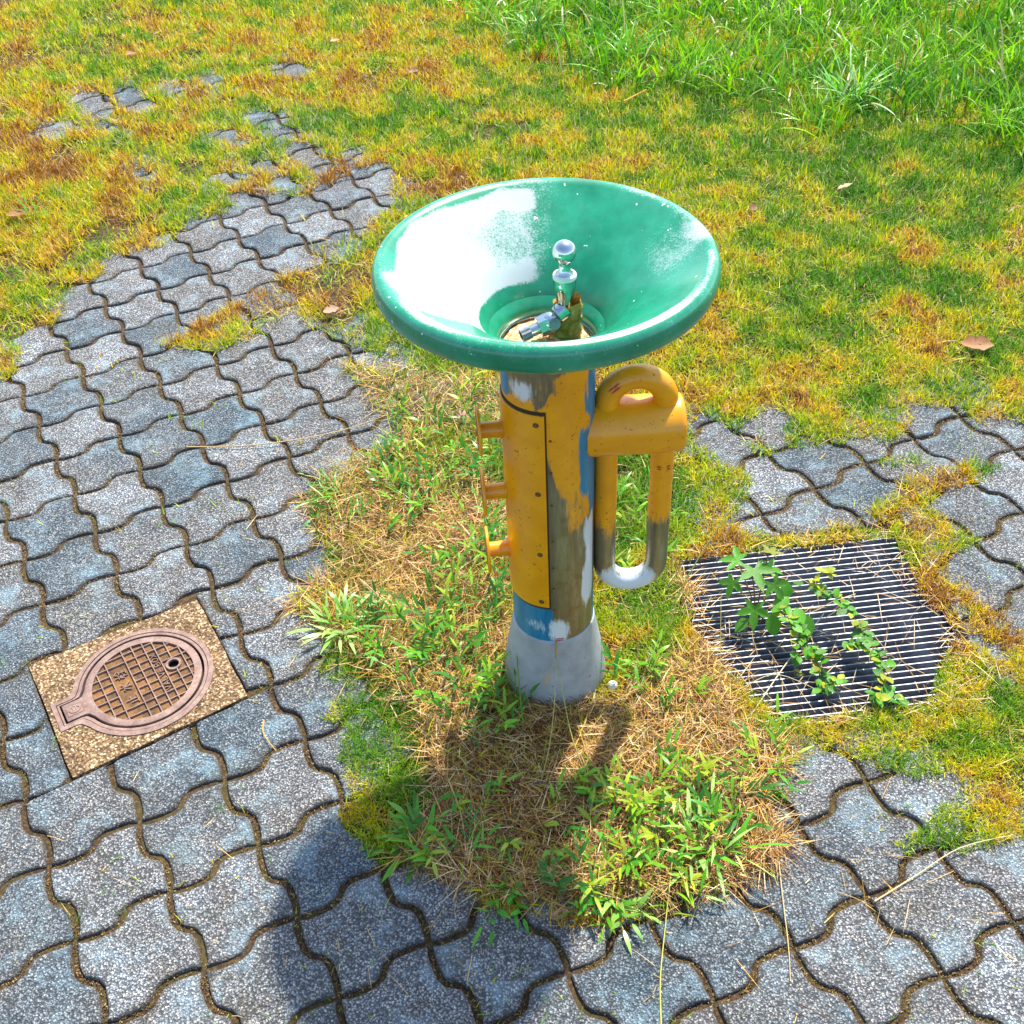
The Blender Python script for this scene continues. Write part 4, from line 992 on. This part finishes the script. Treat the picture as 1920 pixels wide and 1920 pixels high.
# flowering stems in front of the column
def stalk(name, pts, label, cat, head=None, r=.0009, colm='straw', c=(.45, .42, .10), group=None):
    g = Vector(pts[0]); ro = tag(empty(name, (g.x, g.y, 0)), label, cat, group); o3 = Vector((g.x, g.y, 0))
    P_ = [Vector(p)-o3 for p in pts]; sp = [Vector((*[0]*3,))]*0
    for i in range(len(P_)-1):
        p0, p1, p2, p3 = P_[max(i-1, 0)], P_[i], P_[i+1], P_[min(i+2, len(P_)-1)]
        for q in range(5):
            t = q/5; sp.append(.5*((2*p1)+(-p0+p2)*t+(2*p0-5*p1+4*p2-p3)*t*t+(-p0+3*p1-3*p2+p3)*t**3))
    sp.append(P_[-1]); bm = bmesh.new(); tube(bm, sp, [r*(1-.45*i/len(sp)) for i in range(len(sp))], 6)
    o = from_bm('stem', bm, M[colm], ro); a = o.data.color_attributes.new('tint', 'FLOAT_COLOR', 'POINT'); a.data.foreach_set('color', np.tile(np.array([*c, 1], np.float32), len(o.data.vertices)))
    if head:
        hl, hr, hc = head; e = sp[-1]; t = (sp[-1]-sp[-3]).normalized(); bm = bmesh.new(); rs = random.Random(3)
        tube(bm, [e, e+t*hl*.3, e+t*hl*.7, e+t*hl], [hr*.6, hr, hr*.8, hr*.2], 8)
        for q in range(60):
            u = rs.random(); p = e+t*hl*u; dd = (Vector((rs.gauss(0, 1), rs.gauss(0, 1), rs.gauss(0, 1)))-t*0).normalized(); dd = (dd+t*.6).normalized(); s = dd.cross(t).normalized()*.0004
            bm.faces.new((bm.verts.new(p-s), bm.verts.new(p+s), bm.verts.new(p+dd*hr*2.1)))
        o = from_bm('seed_head', bm, M['straw'], ro, False); a = o.data.color_attributes.new('tint', 'FLOAT_COLOR', 'POINT'); a.data.foreach_set('color', np.tile(np.array([*hc, 1], np.float32), len(o.data.vertices)))
    return ro
def gp(x, y, z): v = G(x, y, z); return (v.x, v.y, v.z)
stalk('seeding_grass', [gp(1010, 1480, .0), gp(1030, 1400, .05), gp(1040, 1310, .10), gp(1042, 1235, .13)], 'upright dry grass stalk with rusty seed head before the grey foot', 'grass stalk', (.030, .0018, (.50, .26, .06)))
stalk('seeding_grass', [gp(1120, 1500, .0), gp(1075, 1390, .05), gp(1055, 1300, .09), gp(1040, 1247, .11), gp(1030, 1262, .105)], 'nodding grass stalk with drooping tan seed head before the grey foot', 'grass stalk', (.022, .0020, (.58, .34, .12)))
stalk('grass_stalk', [gp(985, 1400, .0), gp(975, 1300, .05), gp(967, 1200, .10), gp(963, 1130, .14)], 'thin green stalk leaning on the left edge of the column', 'grass stalk', None, .0012, 'weed', (.18, .36, .03))
stalk('grass_stalk', [gp(1150, 1430, .0), gp(1230, 1210, .03), gp(1290, 1080, .08), gp(1400, 905, .14)], 'long dark green stalk arching up right between the loop and the grate', 'grass stalk', None, .0014, 'weed', (.12, .24, .03))
stalk('grass_stalk', [gp(1230, 1240, .0), gp(1160, 1105, .07), gp(1200, 1060, .10), gp(1255, 985, .14)], 'yellow seeding stalk crossing the bottom of the pipe loop', 'grass stalk', None, .0010, 'weed', (.45, .42, .06))
stalk('grass_stalk', [gp(1345, 1420, .0), gp(1350, 1260, .05), gp(1352, 1120, .09)], 'hair thin stalk standing over the left part of the drain grate', 'grass stalk', None, .0008, 'weed', (.30, .28, .06))
stalk('straw_stalk', [gp(350, 838, .004), gp(480, 834, .008), gp(620, 812, .012), gp(720, 780, .02), gp(800, 745, .03)], 'longest dry straw lying across the pavers left of the column', 'straw', None, .0013, 'straw', (.66, .45, .20))
stalk('straw_stalk', [gp(495, 1350, .003), gp(493, 1372, .006), gp(505, 1392, .006), gp(518, 1408, .003)], 'short curled orange straw on the pavers right of the valve cover', 'straw', None, .0012, 'straw', (.70, .36, .06))
stalk('straw_stalk', [gp(1170, 190, .02), gp(1212, 168, .03)], 'orange broken stalk lying at the foot of the coarse grass', 'straw', None, .003, 'straw', (.75, .38, .04))
stalk('straw_stalk', [gp(1395, 1360, .003), gp(1470, 1250, .012), gp(1530, 1170, .02), gp(1545, 1150, .02)], 'pale straw slanting across the lower left of the grate', 'straw', None, .0012, 'straw', (.70, .60, .40))
stalk('straw_stalk', [gp(1320, 1330, .003), gp(1400, 1285, .015), gp(1460, 1265, .02), gp(1545, 1300, .006)], 'thin bent straw arching over the grate bars', 'straw', None, .0009, 'straw', (.70, .55, .30))
stalk('straw_stalk', [gp(1455, 1560, .004), gp(1465, 1660, .006), gp(1478, 1770, .005), gp(1482, 1840, .003)], 'straight dry straw lying front to back over the lower right pavers', 'straw', None, .0010, 'straw', (.62, .44, .2))
stalk('straw_stalk', [gp(1640, 1690, .004), gp(1720, 1640, .006), gp(1800, 1590, .01), gp(1900, 1565, .01)], 'long pale straw beside the grass strip at lower right', 'straw', None, .0012, 'straw', (.70, .52, .28))
stalk('straw_stalk', [gp(850, 1690, .004), gp(872, 1610, .01), gp(865, 1530, .02), gp(840, 1460, .03)], 'thick dry stem bowed over the front edge of the thatch', 'straw', None, .0014, 'straw', (.62, .42, .20))
stalk('straw_stalk', [gp(1240, 1925, .003), gp(1238, 1840, .004), gp(1246, 1750, .008), gp(1262, 1600, .03)], 'yellow green stalk lying down the middle of the front pavers', 'straw', None, .0011, 'straw', (.52, .48, .08))

# vine and lobed sapling growing through the grate
vine = tag(empty('creeping_vine', gl(.02, .0, 0)), 'small leaved vine trailing in two strands over the drain grate', 'vine')
vo = Vector(vine.location)
def leafmesh(kind, seed=0):
    rs = random.Random(seed); bm = bmesh.new()
    if kind == 'oval': out = [(0, 0), (.25, .30), (.55, .36), (.80, .22), (1, 0), (.80, -.22), (.55, -.36), (.25, -.30)]
    elif kind == 'palm':
        out = []
        for a, l in ((-2.2, .55), (-1.1, .85), (0, 1.0), (1.1, .85), (2.2, .55)):
            out += [(l*math.cos(a-.12)*.62-.1*0, l*math.sin(a-.12)*.62-.0), ]
            out[-1] = (math.cos(a-.32)*l*.62, math.sin(a-.32)*l*.62); out += [(math.cos(a)*l, math.sin(a)*l), (math.cos(a+.32)*l*.62, math.sin(a+.32)*l*.62), (math.cos(a+.55)*.30, math.sin(a+.55)*.30)]
        out = out[:-1]+[(-.05, 0)]
    elif kind == 'dead': out = [(0, 0), (.15, .16), (.35, .30), (.45, .22), (.62, .33), (.85, .16), (1, .02), (.8, -.14), (.62, -.28), (.5, -.2), (.3, -.27), (.1, -.12)]
    c = bm.verts.new((.45 if kind != 'palm' else .05, 0, -.03)); vs = []
    for (x_, y_) in out:
        r2 = x_*x_+y_*y_; vs.append(bm.verts.new((x_, y_, abs(y_)*.28-.22*r2*(1 if kind != 'dead' else -.4)+rs.uniform(-.02, .04))))
    for i in range(len(vs)): bm.faces.new((c, vs[i], vs[(i+1) % len(vs)]))
    for f in bm.faces: f.smooth = True
    me = bpy.data.meshes.new('leaf'); bm.to_mesh(me); bm.free(); return me
lm = {}
for kd in ('oval', 'palm'):
    for mt in ('vleaf', 'vleafy'):
        lm[kd, mt] = leafmesh(kd, 2); lm[kd, mt].materials.append(M[mt])
def strand(parent, org, pts, n, size, seed, r=.0012, yel=.25):
    rs = random.Random(seed); P_ = [Vector(gp(*p))-org for p in pts]; bm = bmesh.new(); tube(bm, P_, [r*(1-.5*i/len(P_)) for i in range(len(P_))], 6); from_bm('stem', bm, M['stem'], parent)
    for i in range(n):
        u = (i+rs.random())/n*(len(P_)-1); k = min(int(u), len(P_)-2); p = P_[k].lerp(P_[k+1], u-k)
        o = link('leaf', lm['oval', 'vleafy' if rs.random() < yel else 'vleaf'], None, parent); o.location = p+Vector((rs.uniform(-.003, .003), rs.uniform(-.003, .003), rs.uniform(0, .006)))
        s = size*rs.uniform(.7, 1.25); o.scale = (s, s, s); o.rotation_euler = (rs.uniform(-.5, .5), rs.uniform(-.7, .3), rs.uniform(0, 2*PI))
strand(vine, vo, [(1540, 1300, -.01), (1535, 1250, .02), (1515, 1210, .035), (1490, 1180, .05), (1460, 1140, .06)], 52, .019, 1)
strand(vine, vo, [(1535, 1295, .01), (1560, 1285, .02), (1575, 1278, .02)], 16, .017, 2)
strand(vine, vo, [(1690, 1330, -.01), (1660, 1290, .02), (1655, 1240, .03), (1625, 1200, .04), (1600, 1160, .05), (1565, 1120, .06), (1530, 1110, .065)], 80, .018, 3)
strand(vine, vo, [(1640, 1225, .03), (1610, 1215, .035), (1580, 1205, .04)], 16, .014, 4)
strand(vine, vo, [(1660, 1320, .01), (1645, 1310, .015), (1640, 1300, .02)], 14, .019, 5)
strand(vine, vo, [(1530, 1110, .06), (1525, 1085, .08), (1545, 1070, .09), (1565, 1082, .09)], 18, .015, 6, yel=.75)
strand(vine, vo, [(1490, 1270, .0), (1492, 1220, .03), (1500, 1180, .05)], 14, .018, 7)
sap = tag(empty('lobed_sapling', G(1415, 1165, 0)), 'leafy sapling with star shaped lobed leaves growing through the grate', 'plant'); so_ = Vector(sap.location)
def sapleaf(px, py, z, size, rz, tx, ty, kd='palm', mt='vleaf'):
    o = link('leaf', lm[kd, mt], None, sap); o.location = Vector(gp(px, py, z))-so_; o.scale = (size*1.15,)*3; o.rotation_euler = (tx, ty, rz); return o
for px_, py_, z_ in ((1410, 1070, .09), (1385, 1055, .095), (1440, 1040, .11), (1445, 1110, .08), (1500, 1120, .065), (1480, 1150, .05)):
    bm = bmesh.new(); e = Vector(gp(px_, py_, z_-.002))-so_; tube(bm, [Vector((0, 0, -.03)), Vector((e.x*.3, e.y*.3, z_*.5)), e], .0012, 6); from_bm('stem', bm, M['stem'], sap)
sapleaf(1415, 1068, .095, .040, -1.4, .1, .1); sapleaf(1385, 1050, .095, .034, 2.7, -.2, .2); sapleaf(1445, 1036, .112, .026, 1.0, .1, .2, 'palm', 'vleafy'); sapleaf(1450, 1095, .082, .032, -1.0, .2, .5)
sapleaf(1375, 1090, .08, .030, -2.2, .2, .7); sapleaf(1475, 1090, .075, .028, -1.7, 0, .7, 'oval'); sapleaf(1415, 1140, .055, .036, -1.8, .2, .6); sapleaf(1445, 1150, .045, .036, -1.3, .1, .8, 'oval')
sapleaf(1480, 1120, .065, .034, -2.6, .1, .2, 'oval'); sapleaf(1505, 1150, .055, .040, -1.4, 0, .6, 'oval'); sapleaf(1530, 1115, .062, .032, .3, 0, .3, 'oval'); sapleaf(1500, 1100, .07, .022, 1.6, 0, .2, 'oval'); sapleaf(1405, 1160, .035, .030, -2.7, .2, .4, 'oval'); sapleaf(1490, 1140, .062, .028, -1.2, 0, .2, 'oval'); sapleaf(1440, 1065, .085, .028, -.1, .1, .3, 'palm')

# dead leaves
def dead(px, py, size, rz, tilt, label, mt='dead', z=.016, seed=1):
    me = leafmesh('dead', seed); me.materials.append(M[mt]); o = link('dead_leaf', me); o.location = G(px, py, z); o.scale = (size, size*.9, size); o.rotation_euler = (tilt, tilt*.5, rz)
    tag(o, label, 'leaf'); return o
dead(1570, 355, .048, .2, -.25, 'curled pale tan leaf on the lawn right of the bowl', 'dead', .02, 1)
dead(1405, 393, .045, .9, .5, 'folded brown leaf on the lawn just behind the bowl', 'deadd', .02, 2)
dead(1800, 643, .080, -.05, .35, 'large dark brown leaf resting on the lawn at the right edge', 'deadd', .022, 3)
dead(10, 402, .070, -.15, .1, 'dark brown leaf beside the small tuft at the left edge', 'deadd', .022, 4)
dead(730, 850, .060, .9, .15, 'big pinkish tan dead leaf on the pavers left of the top button', 'dead', .010, 5)
dead(738, 890, .045, -1.9, .1, 'smaller tan leaf half under the weeds left of the middle button', 'dead', .012, 6)
dead(605, 585, .045, .5, .3, 'narrow pink dead leaf in the lawn left of the bowl', 'dead', .014, 7)
dead(860, 785, .035, 1.2, .3, 'small rosy leaf in the weeds beside the top button', 'dead', .03, 8)
dead(1180, 1515, .035, 2.4, .3, 'reddish brown leaf in the thatch in front of the fountain', 'deadd', .02, 9)
dead(1030, 1722, .030, .3, .1, 'small peach coloured leaf on a front paver below the crabgrass', 'dead', .006, 10)
dead(760, 135, .05, .4, .3, 'dark rolled leaf in the lawn near the top of the picture', 'deadd', .02, 11)
dead(618, 78, .04, .3, .1, 'pale fallen leaf in the golden lawn at the top', 'dead', .02, 12)
dead(235, 102, .04, .1, .1, 'pale fallen leaf in the golden lawn at the upper left', 'dead', .02, 13)
dead(410, 372, .03, 1.3, .4, 'small whitish leaf at the upper end of the bare pavers', 'dead', .012, 14)
# snail shell by the foot
bm = bmesh.new(); bmesh.ops.create_uvsphere(bm, u_segments=20, v_segments=12, radius=.0085)
for v in bm.verts:
    v.co.z *= .85; a = math.atan2(v.co.y, v.co.x); v.co *= 1+.05*math.sin(3*a+v.co.z*500)
sh = tag(empty('snail_shell', G(1148, 1292, .002)), 'tiny pale snail shell on the dry grass right of the grey foot', 'shell')
from_bm('whorl', bm, M['shell'], sh).location = (0, 0, .008)
bm = bmesh.new(); tube(bm, [(.0065*math.cos(t)*(1-t/14), .0065*math.sin(t)*(1-t/14), .012+.0006*t) for t in np.linspace(0, 9, 26)], [.0022*(1-k/34) for k in range(26)], 6); from_bm('spire', bm, M['shell'], sh)
print('done')
